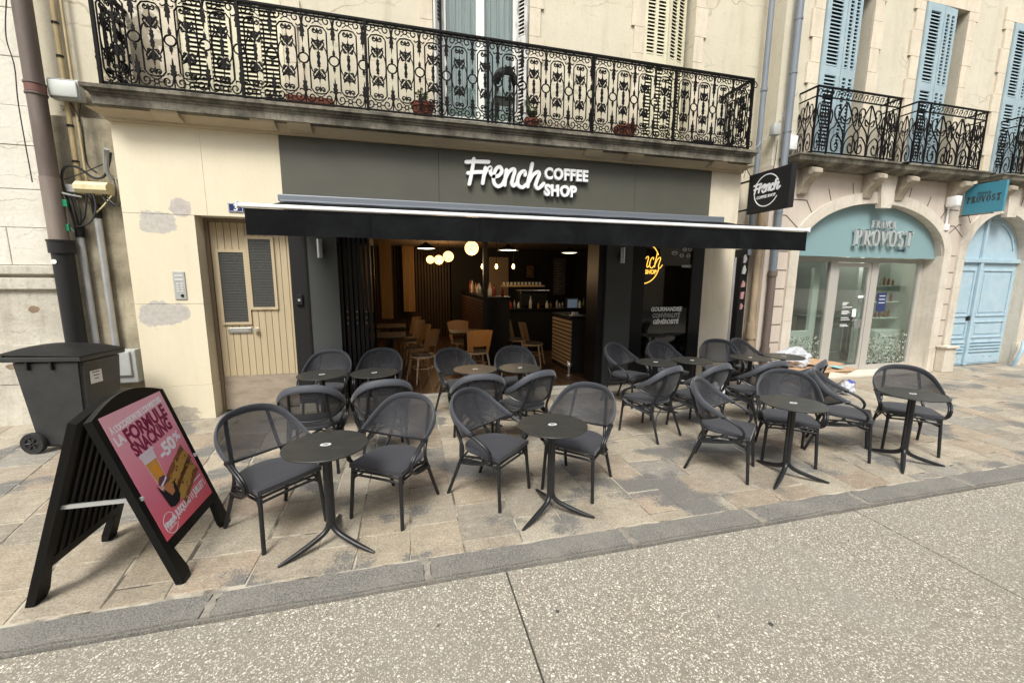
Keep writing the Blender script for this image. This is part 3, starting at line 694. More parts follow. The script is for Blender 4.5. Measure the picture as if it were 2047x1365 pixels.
# ---- house door
door = thing('house_door', None, None, (-2.0, 6.3, 0)); door.parent = cafe; door.location = Vector((-2.0, 6.3, 0))-Vector(cafe.location)
def dobj(name, bm, mat, par=door, smooth=False):
    o = obj(name, bm, mat, None, smooth=smooth); o.parent = par; o.location = (2.0, -6.3, 0) if par == door else (0, 0, 0); return o
DY = 6.30
b = NB()
x = -2.484; k = 0
while x < -1.56:
    x2 = min(x+.082, -1.55); bbox(b, x+.0025, x2-.0025, DY, DY+.03, .50, 2.568, .004); x = x2
box(b, -2.484, -1.55, DY+.012, DY+.05, .02, 2.568)
dobj('door_leaf', b, M_tan)
b = NB(); box(b, -2.484, -1.55, DY-.006, DY+.011, .03, .50); dobj('kick_plate', b, M_kick)
b = NB(); box(b, -2.529, -2.485, DY-.03, DY+.08, 0, 2.605); box(b, -1.548, -1.50, DY-.03, DY+.08, 0, 2.66); box(b, -2.484, -1.549, DY-.03, DY+.08, 2.57, 2.605); dobj('door_frame', b, pbr('brown_frame', (.20, .15, .10), .6))
for xa, xb, za, zb in ((-2.40, -2.11, 1.25, 2.18), (-2.04, -1.77, 1.45, 2.36)):
    b = NB(); box(b, xa-.035, xa, DY-.022, DY+.012, za-.035, zb+.035); box(b, xb, xb+.035, DY-.022, DY+.012, za-.035, zb+.035); box(b, xa, xb, DY-.022, DY+.012, za-.035, za); box(b, xa, xb, DY-.022, DY+.012, zb, zb+.035)
    q = dobj('window_frame', b, M_tan)
    b = NB(); box(b, xa, xb, DY-.010, DY-.004, za, zb)
    z = za+.03
    g = obj('pane', b, M_obs, None); g.parent = q
    b = NB()
    while z < zb: box(b, xa, xb, DY-.016, DY-.0105, z, z+.006); z += .036
    g = obj('wire_grid', b, pbr('wire', (.10, .095, .085), .5), None); g.parent = q
b = NB(); bbox(b, -2.37, -2.09, DY-.02, DY-.0, 1.10, 1.17, .004); box(b, -2.34, -2.12, DY-.024, DY-.019, 1.12, 1.15, 1); dobj('letter_slot', b, [M_steel, pbr('flap', (.5, .48, .42), .4, .6)])
b = NB(); lathe(b, [(.0, -.06), (.025, -.055), (.034, -.035), (.026, -.018), (.012, -.012), (.012, .0), (.03, .002), (.03, .008)], (-2.03, DY-.008, 1.14), 16, axis='y'); dobj('door_knob', b, M_chrome, smooth=True)

# ---- fixed small things on the front
plate = thing('house_number_plate', 'small navy enamel plate with a white 3 above the tan door', 'number plate', (-2.06, FY, 2.72))
b = NB(); bbox(b, -2.145, -1.975, FY-.014, FY-.003, 2.665, 2.775, .004); obj('plate', b, M_navy, plate)
b = NB(); put_text(b, '3', (-2.06, FY-.0155, 2.685), .105, off=.003, depth=.002)
for (xa, xb, za, zb) in ((-2.138, -1.982, 2.671, 2.675), (-2.138, -1.982, 2.765, 2.769), (-2.138, -2.134, 2.675, 2.765), (-1.986, -1.982, 2.675, 2.765)): box(b, xa, xb, FY-.017, FY-.0142, za, zb)
obj('number', b, M_white, plate)
inter = thing('intercom', 'flush grey metal intercom panel with round camera set in the cream pillar', 'intercom', (-2.76, FY, 1.74))
b = NB(); bbox(b, -2.83, -2.70, FY-.012, FY+.0, 1.57, 1.92, .006); obj('face_plate', b, M_grey, inter)
b = NB(); box(b, -2.81, -2.72, FY-.015, FY-.0125, 1.86, 1.88); box(b, -2.81, -2.72, FY-.015, FY-.0125, 1.81, 1.83)
for i in range(4):
    for j in range(2): box(b, -2.80+.045*j, -2.77+.045*j, FY-.015, FY-.0125, 1.67+.03*i, 1.685+.03*i)
obj('button', b, pbr('pale_button', (.6, .6, .58), .5), inter)
b = NB(); lathe(b, [(.018, -.006), (.018, 0)], (-2.745, FY-.012, 1.62), 16, axis='y'); obj('camera_lens', b, M_black, inter)
rd = thing('key_reader', 'small black key reader on the dark panel right of the tan door', 'key reader', (-1.40, FY, 1.55))
b = NB(); bbox(b, -1.45, -1.37, FY-.006, FY+.028, 1.49, 1.63, .006); obj('reader_body', b, M_blackm, rd)
b = NB(); box(b, -1.425, -1.395, FY-.010, FY-.0065, 1.54, 1.57); obj('reader_pad', b, M_grey, rd)
for (x, lab) in ((-1.10, 'cylindrical steel wall lamp on the grey column beside the tan door'), (3.33, 'cylindrical steel wall lamp on the grey column left of the neon window')):
    l = thing('wall_lamp', lab, 'wall lamp', (x, FY, 2.2), group='steel wall lamps under the awning')
    b = NB(); lathe(b, [(.035, -.12), (.038, -.12), (.038, .12), (.035, .12)], (x, FY-.085, 2.235), 20); obj('lamp_shade', b, M_steel, l, smooth=True)
    b = NB(); box(b, x-.025, x+.025, FY-.05, FY-.016, 2.19, 2.27); obj('bracket', b, M_black, l)

# ---- awning
aw = thing('awning', 'black retractable cloth awning with white front bar over the coffee shop', 'awning', (1.8, FY, 2.8))
b = NB(); bbox(b, -1.53, 5.10, 5.86, FY-.022, 2.80, 2.885, .012); bbox(b, -1.50, 5.07, 5.83, 5.859, 2.78, 2.81, .005); obj('cassette', b, M_alu, aw)
AY, AZ = 4.46, 2.525
b = NB(); n = 60; rows = []
for j in range(9):
    t = j/8; y = 5.87+(AY+.03-5.87)*t; z = 2.80+(AZ+.015-2.80)*t-.02*math.sin(math.pi*t)
    rows.append([b.verts.new((-1.44+6.62*i/n, y, z+.004*math.sin(i*.9+j))) for i in range(n+1)])
for j in range(8):
    for i in range(n): b.faces.new((rows[j][i], rows[j][i+1], rows[j+1][i+1], rows[j+1][i]))
obj('awning_cloth', b, M_awn, aw, smooth=True)
b = NB(); bbox(b, -1.50, 5.20, AY-.03, AY+.03, AZ-.022, AZ+.014, .008); obj('front_bar', b, M_white, aw)
for x in (-1.515, 5.20): 
    b = NB(); bbox(b, x, x+.018, AY-.036, AY+.036, AZ-.034, AZ+.026, .005); obj('end_cap', b, M_white, aw)
b = NB(); n = 120; rows = []
for j in range(6):
    t = j/5; z = AZ-.03-t*.245
    rows.append([b.verts.new((-1.45+6.64*i/n+(.004*t*math.sin(i)), AY-.012+t*(.010*math.sin(i*.31)+.006*math.sin(i*.83+1)), z+(.003*math.sin(i*.13) if j == 5 else 0))) for i in range(n+1)])
for j in range(5):
    for i in range(n): b.faces.new((rows[j][i], rows[j][i+1], rows[j+1][i+1], rows[j+1][i]))
obj('valance', b, M_awn, aw, smooth=True)
for k in range(5):
    x = -.35+1.11*k; b = NB(); box(b, x, x+.012, AY-.024, AY-.0225, AZ-.25, AZ-.032); obj('seam', b, M_awn, aw)
for s_, xa, xm, xb in ((1, -1.1, -.2, -1.1), (1, 4.8, 3.9, 4.8)):
    b = NB(); tube(b, [(xa, 5.95, 2.74), (xm, 5.2, 2.62)], .022, 8); tube(b, [(xm, 5.2, 2.62), (xb, AY+.03, AZ-.01)], .02, 8); lathe(b, [(.035, -.03), (.035, .03)], (xm, 5.2, 2.62), 12); obj('folding_arm', b, M_white, aw)

# ---- main sign
sign = thing('shop_sign', 'white raised letters reading French Coffee Shop on the grey fascia above the awning', 'sign', (1.75, FY-.02, 3.3))
b = NB(); y0 = FY-.02
french(b, lambda u, v, w_: (.855+u, y0-.02-w_, 3.315+v), 1.14, .0215, .045)
obj('script_letters', b, M_white, sign)
b = NB(); french(b, lambda u, v, w_: (.855+u, y0-w_, 3.315+v), 1.14, .017, .019); obj('letter_back', b, M_grey, sign)
b = NB()
put_text(b, 'COFFEE', (2.35, y0-.045, 3.315), .215, width=.69, off=.009, depth=.05, spacing=1.12); put_text(b, 'SHOP', (2.26, y0-.045, 3.08), .215, width=.51, off=.010, depth=.05, spacing=1.12)
obj('block_letters', b, M_white, sign)

# ---- hanging sign
hs_ = thing('hanging_sign', 'black projecting sign with white French Coffee Shop in a circle on two brackets', 'sign', (5.7, 5.6, 3.3))
hx = 5.70
b = NB(); bbox(b, hx-.05, hx+.05, 5.205, 6.0, 2.965, 3.595, .004); obj('sign_box', b, M_blackm, hs_)
fn = lambda u, v, w_: (hx-.051-w_, 5.63-u, 3.29+v)        # the face towards -x, read from the left: u runs towards the viewer
b = NB(); french(b, lambda u, v, w_: fn(u-.25, v+.045, w_), .50, .03, .003)
ribbon(b, arcpts(0, 0, .235, .245, 28, 158, 30), .008, .003, 0, fn); ribbon(b, arcpts(0, 0, .235, .245, -170, -30, 30), .008, .003, 0, fn)
SIDE = Matrix(((0,0,-1,0),(-1,0,0,0),(0,1,0,0),(0,0,0,1)))
put_text(b, 'COFFEE SHOP', (hx-.0525, 5.63, 3.175), .062, M=SIDE, width=.36, off=.002, depth=.002)
obj('sign_lettering', b, M_white, hs_)
b = NB()
for z in (3.52, 3.05): box(b, hx-.02, hx+.02, 6.0, WY-.062, z-.012, z+.012)
box(b, hx-.06, hx+.06, WY-.075, WY-.062, 3.0, 3.58); obj('wall_bracket', b, M_black, hs_)

# ---- balcony objects
def pot(x, y, z, w_, h, name, label, rect=False, plant=0, seed=1, mat=M_terra):
    t = thing(name, label, 'planter', (x, y, z))
    b = NB()
    if rect:
        for (s0, s1, za, zb) in ((.86, 1, 0, h*.8), (1.04, 1.04, h*.8, h)):
            v = [b.verts.new((x+q[0]*w_/2*s, y+q[1]*.09*s, z+zz)) for zz, s in ((za, s0), (zb, s1)) for q in ((-1,-1),(1,-1),(1,1),(-1,1))]
            for q in ((0,3,2,1),(4,5,6,7),(0,1,5,4),(1,2,6,5),(2,3,7,6),(3,0,4,7)): b.faces.new([v[i] for i in q])
    else: lathe(b, [(w_*.33, 0), (w_*.46, h*.78), (w_*.5, h*.78), (w_*.52, h), (w_*.44, h), (w_*.42, h*.85), (0, h*.85)], (x, y, z), 20)
    obj('pot', b, mat, t, smooth=not rect)
    if plant:
        rnd = random.Random(seed); b = NB(); st = NB()
        for k in range(9):
            a_ = rnd.uniform(0, 6.28); l = plant*rnd.uniform(.5, 1); p1 = Vector((x+math.cos(a_)*l*.35, y+math.sin(a_)*l*.35, z+h*.85+l)); p0 = Vector((x, y, z+h*.8))
            tube(st, crom([p0, (p0+p1)/2+Vector((0, 0, .03)), p1], 3), .004, 4)
            for j in range(16):
                q = p0.lerp(p1, rnd.uniform(.3, 1.05)); d = Vector((rnd.gauss(0, 1), rnd.gauss(0, 1), rnd.gauss(.3, .7))).normalized(); s2 = d.cross(Vector((rnd.random(), rnd.random(), .3))).normalized(); L = rnd.uniform(.03, .06)
                quad(b, (q, q+d*L*.5+s2*L*.25, q+d*L, q+d*L*.5-s2*L*.25))
        obj('stem', st, M_leaf, t); obj('foliage', b, M_leaf, t, recalc=False)
    return t
BZ = 3.912
pot(-1.10, 6.0, BZ, .52, .16, 'planter_trough', 'long empty terracotta trough on the balcony near its left third', True)
pot(.28, 6.0, BZ, .30, .24, 'terracotta_pot', 'round terracotta pot with a small green plant left of the balcony window', plant=.22, seed=4)
pot(1.80, 5.98, BZ, .22, .18, 'terracotta_pot', 'small terracotta pot with a leafy plant right of the balcony chair', plant=.34, seed=9)
pot(3.28, 5.98, BZ, .34, .22, 'terracotta_pot', 'bare terracotta pot in front of the right-hand cream shutters')
pot(-1.50, 6.1, BZ, .22, .14, 'black_tray', 'small black plastic tray on the balcony beside the terracotta trough', True, mat=M_blackm)
pot(4.65, 6.0, BZ, .34, .13, 'black_trough', 'low black plastic trough at the right end of the balcony', True, mat=M_blackm)
bc = thing('balcony_chair', 'small dark chair standing on the balcony in front of the glazed doors', 'chair', (1.42, 6.12, BZ))
b = NB(); bbox(b, 1.26, 1.56, 5.98, 6.26, BZ+.43, BZ+.46, .01); obj('seat', b, M_black, bc)
b = NB(); tube(b, crom([(1.27, 6.0, BZ+.62), (1.33, 5.96, BZ+.74), (1.42, 5.95, BZ+.77), (1.50, 5.96, BZ+.74), (1.56, 6.0, BZ+.62)], 5), .03, 8, sy=2.2); obj('backrest', b, M_black, bc)
for x, y in ((1.28, 6.0), (1.54, 6.0), (1.28, 6.24), (1.54, 6.24)):
    b = NB(); box(b, x-.014, x+.014, y-.014, y+.014, BZ, BZ+(.66 if y < 6.1 else .43)); obj('leg', b, M_black, bc)
pl = thing('balcony_pole', 'thin dark vertical pole rising from the balcony beside the glazed doors', 'pole', (.545, 6.1, BZ))
b = NB(); tube(b, [(.545, 6.1, BZ+.001), (.545, 6.1, 6.9)], .017, 8); obj('shaft', b, M_iron, pl); b = NB(); box(b, .49, .60, 6.05, 6.16, BZ, BZ+.02); obj('foot', b, M_iron, pl)

# ================================================================= CAFE INTERIOR
inn = thing('cafe_interior', 'dim brown and black coffee shop room seen through the open front', 'room', (1.5, 9, .1))
def floor_mat():
    m, nt, b = nodes('plank_floor'); v = coords(nt)
    br = N(nt, 'ShaderNodeTexBrick', Scale=1.0); br.inputs['Mortar Size'].default_value = .006; br.inputs['Brick Width'].default_value = 1.2; br.inputs['Row Height'].default_value = .17
    br.inputs['Color1'].default_value = (.095, .045, .022, 1); br.inputs['Color2'].default_value = (.06, .03, .016, 1); br.inputs['Mortar'].default_value = (.30, .22, .15, 1)
    nt.links.new(coords(nt, rot=(0, 0, R(90))), br.inputs['Vector'])
    c = mixc(nt, ramp(nt, noise(nt, coords(nt, (12, 1, 1)), 4, 5), ((.3, 0), (.7, .5))), br.outputs['Color'], (.035, .018, .01))
    nt.links.new(c, b.inputs['Base Color']); b.inputs['Roughness'].default_value = .38; return m
b = NB(); box(b, -1.1, 5.4, 6.52, 14.2, .06, .125); box(b, -.86, 2.98, 6.1, 6.52, .06, .125); obj('floor', b, floor_mat(), inn)
b = NB(); box(b, -2.5, 5.4, 6.52, 14.2, 2.76, 2.9); obj('ceiling', b, M_cafec, inn)
b = NB(); box(b, -2.5, 5.4, 14.2, 14.35, .06, 2.9); obj('back_wall', b, M_walld, inn)
b = NB(); box(b, -1.32, -1.12, 6.52, 14.2, .125, 2.76); obj('left_wall', b, M_walld, inn)
b = NB(); box(b, 5.25, 5.4, 6.52, 14.2, .125, 2.76); obj('right_wall', b, M_cafeb, inn)
b = NB(); box(b, 1.3, 5.2, 12.5, 12.6, .125, 2.76); obj('bar_back_wall', b, M_cafeb, inn)
b = NB()
x = -1.1
while x < 1.25: box(b, x, x+.05, 12.42, 12.5, .125, 2.76); x += .085
obj('slatted_partition', b, M_walld, inn)
for x0_, x1_, y_, z0_ in ((-.62, -.36, 10.6, .85), (-.10, .22, 12.1, .9), (-.98, -.80, 8.5, .7)):
    b = NB(); box(b, x0_, x1_, y_, y_+.06, z0_, 2.75); obj('oak_panel', b, M_wallw, inn)
b = NB(); box(b, 1.42, 1.50, 7.75, 7.85, .125, 2.76); obj('black_post', b, M_black, inn)
b = NB(); box(b, 2.45, 3.05, 12.40, 12.49, .9, 2.5); obj('pale_wall_panel', b, pbr('pale_tile', (.42, .32, .22), .6), inn)  # paler tile panel on the wall behind the bar
# folded glazed doors at the left of the opening
fd = thing('folding_door', 'stack of folded black glazed door leaves at the left of the cafe opening', 'door', (-.7, 6.4, .13))
for k in range(6):
    x = -.84+.062*k
    b = NB(); 
    for (ya, yb, za, zb) in ((6.13, 6.19, .14, 2.44), (6.80, 6.86, .14, 2.44), (6.19, 6.80, .14, .30), (6.19, 6.80, 2.34, 2.44)): box(b, x, x+.042, ya, yb, za, zb)
    q = obj('door_leaf', b, M_black, fd)
    b = NB(); box(b, x+.018, x+.024, 6.19, 6.80, .30, 2.34); obj('pane', b, M_glassd, q)
    if k % 2 == 0:
        b = NB()
        for z in (1.22, 1.30, 1.38): lathe(b, [(.008, -.01), (.008, 0)], (x+.02, 6.13, z), 8, axis='y')
        obj('hinge_bolt', b, M_steel, q)
# counters
def counter(name, label, x0, x1, y0, y1, z1, slats, top=M_black):
    t = thing(name, label, 'counter', ((x0+x1)/2, (y0+y1)/2, .125))
    b = NB(); box(b, x0+.02, x1, y0, y1, .127, z1-.04); obj('body', b, M_cafeb, t)
    b = NB(); bbox(b, x0-.02, x1+.02, y0-.02, y1+.02, z1-.038, z1, .006); obj('top', b, top, t)
    b = NB(); z = .22
    while z < z1-.12: box(b, x0, x0+.018, y0, y1, z, z+.045); z += .075
    obj('slat', b, slats, t); return t
counter('slatted_counter', 'short counter clad in pale oak slats just inside the cafe opening on the right', 2.90, 3.25, 6.95, 7.95, 1.18, M_slat)
counter('slatted_counter', 'long tall counter clad in dark slats deep in the cafe', 1.52, 2.0, 8.0, 11.9, 1.5, pbr('slat_dark', (.12, .055, .035), .5))
counter('display_counter', 'low black display counter with bottles between the two slatted counters', 2.1, 4.6, 9.3, 9.9, 1.15, pbr('slat_black', (.03, .03, .028), .5))
rnd = random.Random(5)
M_bt = [pbr('amber_bottle', (.30, .13, .03), .2), pbr('white_cup', (.6, .57, .5), .4), pbr('green_bottle', (.03, .08, .03), .2), pbr('silver_tin', (.4, .38, .35), .3, .7), pbr('red_tin', (.3, .03, .02), .4)]
def bottle(x, y, z, h, r, mat, lab):
    b = NB(); lathe(b, [(0, 0), (r, 0), (r, h*.6), (r*.4, h*.78), (r*.35, h), (0, h)], (0, 0, 0), 10); o = obj('bottle', b, mat, smooth=True, label=lab, cat='bottle', group='bottles and cups along the coffee bar'); o.location = (x, y, z)
for k in range(34):
    if k < 20: bottle(2.2+.115*k+rnd.uniform(-.02, .02), 9.45+rnd.uniform(0, .3), 1.15, rnd.uniform(.12, .30), rnd.uniform(.025, .045), rnd.choice(M_bt), 'bottle or cup among the row on the low black display counter')
    else: bottle(1.62+rnd.uniform(0, .25), 8.1+.25*(k-20), 1.5, rnd.uniform(.16, .34), rnd.uniform(.03, .05), rnd.choice(M_bt), 'bottle or cup among the row on the long dark slatted counter')
cm = thing('coffee_machine', 'chrome coffee machine standing on the low black display counter', 'coffee machine', (3.0, 9.7, 1.15))
b = NB(); bbox(b, 2.65, 3.35, 9.55, 9.88, 1.19, 1.55, .03); obj('body', b, pbr('dark_chrome', (.1, .1, .1), .25, .8), cm); b = NB(); bbox(b, 2.62, 3.38, 9.5, 9.9, 1.56, 1.59, .01); obj('cup_tray', b, M_steel, cm)
till = thing('cash_till', 'black till screen glowing faintly on the short oak slatted counter', 'till', (3.02, 7.5, 1.18))
b = NB(); box(b, 2.92, 3.16, 7.25, 7.30, 1.30, 1.50); box(b, 2.96, 3.12, 7.3, 7.42, 1.182, 1.20); box(b, 3.03, 3.05, 7.3, 7.33, 1.2, 1.35); obj('screen', b, M_black, till)
b = NB(); box(b, 2.94, 3.14, 7.246, 7.249, 1.32, 1.48); obj('display', b, emit('screen_glow', (.35, .45, .6), .08), till)
mb = thing('menu_board', 'dim upright menu board on the black wall behind the coffee bar', 'menu board', (3.9, 12.4, 1.6))
b = NB(); box(b, 4.55, 4.95, 12.44, 12.48, 1.35, 2.5); obj('board', b, pbr('menu_grey', (.13, .125, .13), .6), mb)
b = NB()
for k in range(12): box(b, 4.60, 4.60+.12+.17*((k*7) % 5)/5, 12.435, 12.439, 1.45+.08*k, 1.475+.08*k)
obj('print', b, pbr('menu_chalk', (.35, .34, .33), .7), mb)
wp = thing('wall_picture', 'small warm brown framed picture on the black wall behind the coffee bar', 'picture', (3.6, 12.45, 2.0))
b = NB(); box(b, 3.60, 3.92, 12.45, 12.48, 1.85, 2.3); obj('frame', b, M_black, wp); b = NB(); box(b, 3.64, 3.88, 12.444, 12.449, 1.89, 2.26); obj('picture_sheet', b, pbr('picture_brown', (.30, .17, .08), .6, c2=(.08, .05, .03), scale=9), wp)
cs = thing('cup_shelf', 'pale wooden shelf with stacked cups above the coffee bar', 'shelf', (3.1, 9.8, 1.7))
b = NB(); box(b, 2.3, 3.4, 9.95, 10.15, 1.66, 1.70); obj('shelf_board', b, M_slat, cs)
for k in range(11):
    b = NB(); lathe(b, [(.025, 0), (.035, .07), (.03, .07), (.022, .01)], (2.36+.095*k, 10.05, 1.701), 10, nocap=True); obj('cup', b, M_bt[1], cs)
tr = thing('tray_stack', 'pale folded napkins and tray on the oak slatted counter', 'tray', (3.05, 7.2, 1.18))
b = NB(); bbox(b, 2.94, 3.14, 7.02, 7.18, 1.181, 1.20, .004); box(b, 2.98, 3.08, 7.05, 7.14, 1.201, 1.25); obj('tray', b, M_sticker, tr)
# lamps
for (x, y, z, r_, lab) in ((1.16, 7.52, 2.40, .125, 'nearest and largest glowing globe lamp over the cafe floor'), (.98, 10.0, 2.37, .125, 'second glowing globe lamp from the right, upper of the overlapping pair'), (.83, 11.0, 2.33, .12, 'lower left glowing globe lamp of the overlapping pair'), (.66, 11.9, 2.37, .11, 'farthest and smallest glowing globe lamp')):
    t = thing('globe_lamp', lab, 'lamp', (x, y, z), group='glowing globe lamps in the cafe')
    b = NB(); bmesh.ops.create_uvsphere(b, u_segments=24, v_segments=16, radius=r_, matrix=Matrix.Translation((x, y, z))); obj('globe', b, M_globe, t, smooth=True)
    b = NB(); tube(b, [(x, y, z+r_), (x, y, 2.76)], .004, 5); lathe(b, [(.03, z+r_-.01), (.02, z+r_+.03)], (x, y, 0), 10); obj('cord', b, M_black, t)
for (x, y, z, lab) in ((.40, 8.6, 2.44, 'flat metal pendant lamp left of the globe lamps'), (2.08, 8.5, 2.44, 'flat metal pendant lamp in the middle right of the globe lamps'), (3.62, 8.9, 2.44, 'flat metal pendant lamp farthest right over the coffee bar')):
    t = thing('pendant_lamp', lab, 'lamp', (x, y, z), group='flat metal pendant lamps in the cafe')
    b = NB(); lathe(b, [(.03, .13), (.06, .10), (.20, .03), (.23, 0), (.19, .025), (.05, .09)], (x, y, z), 24); obj('lamp_shade', b, M_black, t, smooth=True)
    b = NB(); lathe(b, [(.0, .0), (.10, .0), (.19, .012), (.0, .03)], (x, y, z+.002), 20); obj('bulb', b, M_lampw, t)
    b = NB(); tube(b, [(x, y, z+.12), (x, y, 2.76)], .004, 5); obj('cord', b, M_black, t)
for (x, y, lab) in ((1.66, 9.2, 'small bare bulb left of three over the coffee bar'), (1.96, 9.1, 'small bare bulb middle of three over the coffee bar'), (2.30, 8.9, 'small bare bulb right of three over the coffee bar')):
    t = thing('bare_bulb', lab, 'lamp', (x, y, 2.12), group='bare bulbs over the coffee bar')
    b = NB(); lathe(b, [(0, -.05), (.025, -.035), (.034, 0), (.02, .04), (.012, .06)], (x, y, 2.12), 12); obj('glass_bulb', b, M_bulb, t, smooth=True)
    b = NB(); tube(b, [(x, y, 2.18), (x, y, 2.76)], .006, 5); obj('cord', b, M_black, t)
for (x, y, z, e_, c_) in ((1.16, 7.52, 2.2, 8, (1, .66, .36)), (.9, 10.6, 2.1, 11, (1, .64, .32)), (2.2, 9.1, 2.0, 4, (1, .7, .4))):
    L = bpy.data.objects.new('lamp_glow', bpy.data.lights.new('lamp_glow', 'POINT')); C.objects.link(L); L.location = (x, y, z); L.data.energy = e_; L.data.color = c_; L.data.shadow_soft_size = .12
# wooden chairs
def wood_chair():
    t = thing('wooden_chair', 'x', 'chair', (0, 0, 0), group='beech wood chairs inside the cafe')
    b = NB(); bm = b
    # bent shell back, open below: front faces -y
    nu, nv = 14, 8; rows = []
    for j in range(nv+1):
        v_ = j/nv
        row = []
        for i in range(nu+1):
            u = -1+2*i/nu; wd = .20+.035*v_
            z = .47+.40*v_-.03*u*u*v_; y = .20+.10*v_-.10*u*u
            row.append(b.verts.new((u*wd, y, z)))
        rows.append(row)
    for j in range(nv):
        for i in range(nu):
            u = abs(-1+2*(i+.5)/nu)
            if j < 2 and u < .62: continue
            b.faces.new((rows[j][i], rows[j][i+1], rows[j+1][i+1], rows[j+1][i]))
    bmesh.ops.solidify(b, geom=list(b.faces), thickness=.014)
    obj('backrest', b, M_woodc, t, False, True)
    b = NB(); prism(b, [(.215*math.cos(k*math.pi/12)*(1.0), .205*math.sin(k*math.pi/12)-.0) for k in range(24)], XY, .425, .452); obj('seat_ring', b, M_woodc, t, False)
    b = NB(); lathe(b, [(.0, .478), (.15, .477), (.19, .465), (.195, .453)], (0, 0, 0), 20); obj('seat_pad', b, M_dark, t, False, True)
    for sx_, sy_ in ((-1, -1), (1, -1), (-1, 1), (1, 1)):
        b = NB(); tube(b, [(sx_*.15, sy_*.14, .44), (sx_*.21, sy_*.21, 0)], [.018, .012], 8); obj('leg', b, M_woodc, t, False, True)
    b = NB(); tube(b, [(.175*math.cos(k*math.pi/8), .17*math.sin(k*math.pi/8), .24) for k in range(16)], .008, 5, closed=True); obj('stretcher', b, M_woodc, t, False)
    return t
wc0 = wood_chair()
wcs = [(.22, 6.95, 100, 'nearest beech chair of the row along the left, back turned right'), (.12, 7.75, 100, 'second beech chair from the front in the left row'), (.05, 8.6, 100, 'third beech chair of the left row, deeper in the cafe'), (0, 9.4, 100, 'farthest beech chair of the left row'),
       (1.17, 7.1, 172, 'beech chair in the middle seen straight from behind'), (1.05, 8.25, 15, 'beech chair facing out behind the middle beech chair'),
       (2.42, 7.75, -82, 'nearer of the two beech chairs by the pale slatted counter'), (2.25, 8.35, -82, 'farther of the two beech chairs by the pale slatted counter')]
for i, (x, y, a_, lab) in enumerate(wcs):
    o = wc0 if i == 0 else copy_tree(wc0)
    o.location = (x, y, .125); o.rotation_euler = (0, 0, R({100: 262}.get(a_, a_))); o['label'] = lab
    if a_ == 100: o.rotation_euler = (0, 0, R(-68))
    if a_ == 172: o.rotation_euler = (0, 0, R(188))
    if a_ == -82: o.rotation_euler = (0, 0, R(62))
wc_t = [(-.35, 7.3), (-.35, 8.7)]
for i, (x, y) in enumerate(wc_t):
    t = thing('wooden_table', ('front' if i == 0 else 'rear')+' dark wooden table along the left side of the cafe', 'table', (x, y, .125), group='dark wooden tables in the cafe')
    b = NB(); bbox(b, x-.3, x+.3, y-.35, y+.35, .86, .89, .006); obj('table_top', b, M_walld, t)
    b = NB(); box(b, x-.03, x+.03, y-.03, y+.03, .14, .86); box(b, x-.2, x+.2, y-.2, y+.2, .127, .14); obj('pedestal', b, M_black, t)
t = thing('wooden_table', 'small square table between the two middle beech chairs', 'table', (1.05, 7.68, .125), group='dark wooden tables in the cafe')
b = NB(); bbox(b, .75, 1.35, 7.42, 7.95, .84, .87, .006); obj('table_top', b, M_walld, t); b = NB(); box(b, 1.02, 1.08, 7.65, 7.71, .14, .84); box(b, .85, 1.25, 7.5, 7.86, .127, .14); obj('pedestal', b, M_black, t)
wb = thing('wall_bench', 'dark wooden wall bench along the left wall of the cafe', 'bench', (-.9, 9.5, .125))
b = NB(); box(b, -1.1, -.72, 7.2, 12.2, .45, .56); obj('seat', b, M_walld, wb); b = NB(); box(b, -1.1, -.80, 7.2, 12.2, .127, .45); obj('base', b, M_cafeb, wb); b = NB(); box(b, -1.11, -1.03, 7.2, 12.2, .56, .95); obj('backrest', b, M_walld, wb)
stp = thing('stanchion', 'short chrome post with round top on the floor by the pale slatted counter', 'post', (2.80, 6.75, .125))
b = NB(); lathe(b, [(.05, 0), (.05, .01), (.02, .02), (.02, .16), (.05, .18), (.055, .22), (.03, .26), (0, .27)], (2.80, 6.75, .125), 16); obj('post', b, M_chrome, stp, smooth=True)

# ================================================================= SALON BUILDING (right)
sal = thing('salon_building', 'rendered building with pink stone ground floor, teal arch and light blue shutters', 'building', (12, 6.2, 0))
SY = 6.0
arches = [(8.66, 1.83, 2.36, .93), (12.15, 1.05, 2.32, .95), (15.6, 1.05, 2.32, .95)]
b = NB()
def pier(x0, x1, ztop):
    box(b, x0, x1, SY, SY+.36, -.02, ztop)
edges = [6.125]
for cx, a_, sp, ri in arches: edges += [cx-a_, cx+a_]
edges.append(24)
for i in range(0, len(edges), 2): pier(edges[i], edges[i+1], 3.80)
for cx, a_, sp, ri in arches:
    n = 40
    for k in range(n):
        xa, xb = cx-a_+2*a_*k/n, cx-a_+2*a_*(k+1)/n
        za, zb = [sp+ri*math.sqrt(max(0, 1-((x-cx)/a_)**2)) for x in (xa, xb)]
        v = [b.verts.new(p) for p in ((xa,SY,za),(xb,SY,zb),(xb,SY+.36,zb),(xa,SY+.36,za),(xa,SY,3.8),(xb,SY,3.8),(xb,SY+.36,3.8),(xa,SY+.36,3.8))]
        for q in ((0,3,2,1),(4,5,6,7),(0,1,5,4),(1,2,6,5),(2,3,7,6),(3,0,4,7)): b.faces.new([v[i] for i in q])
bmesh.ops.remove_doubles(b, verts=b.verts, dist=.0001)
obj('ground_floor_wall', b, M_pink, sal)
b = NB()
sw = [(6.88, 7.95, 4.02, 6.78), (9.12, 10.22, 4.02, 6.78), (11.45, 12.5, 4.02, 6.78)]
wall(b, 6.125, 24, 3.802, 9.4, SY+.05, SY+.45, sw); obj('upper_wall', b, M_upper2, sal)
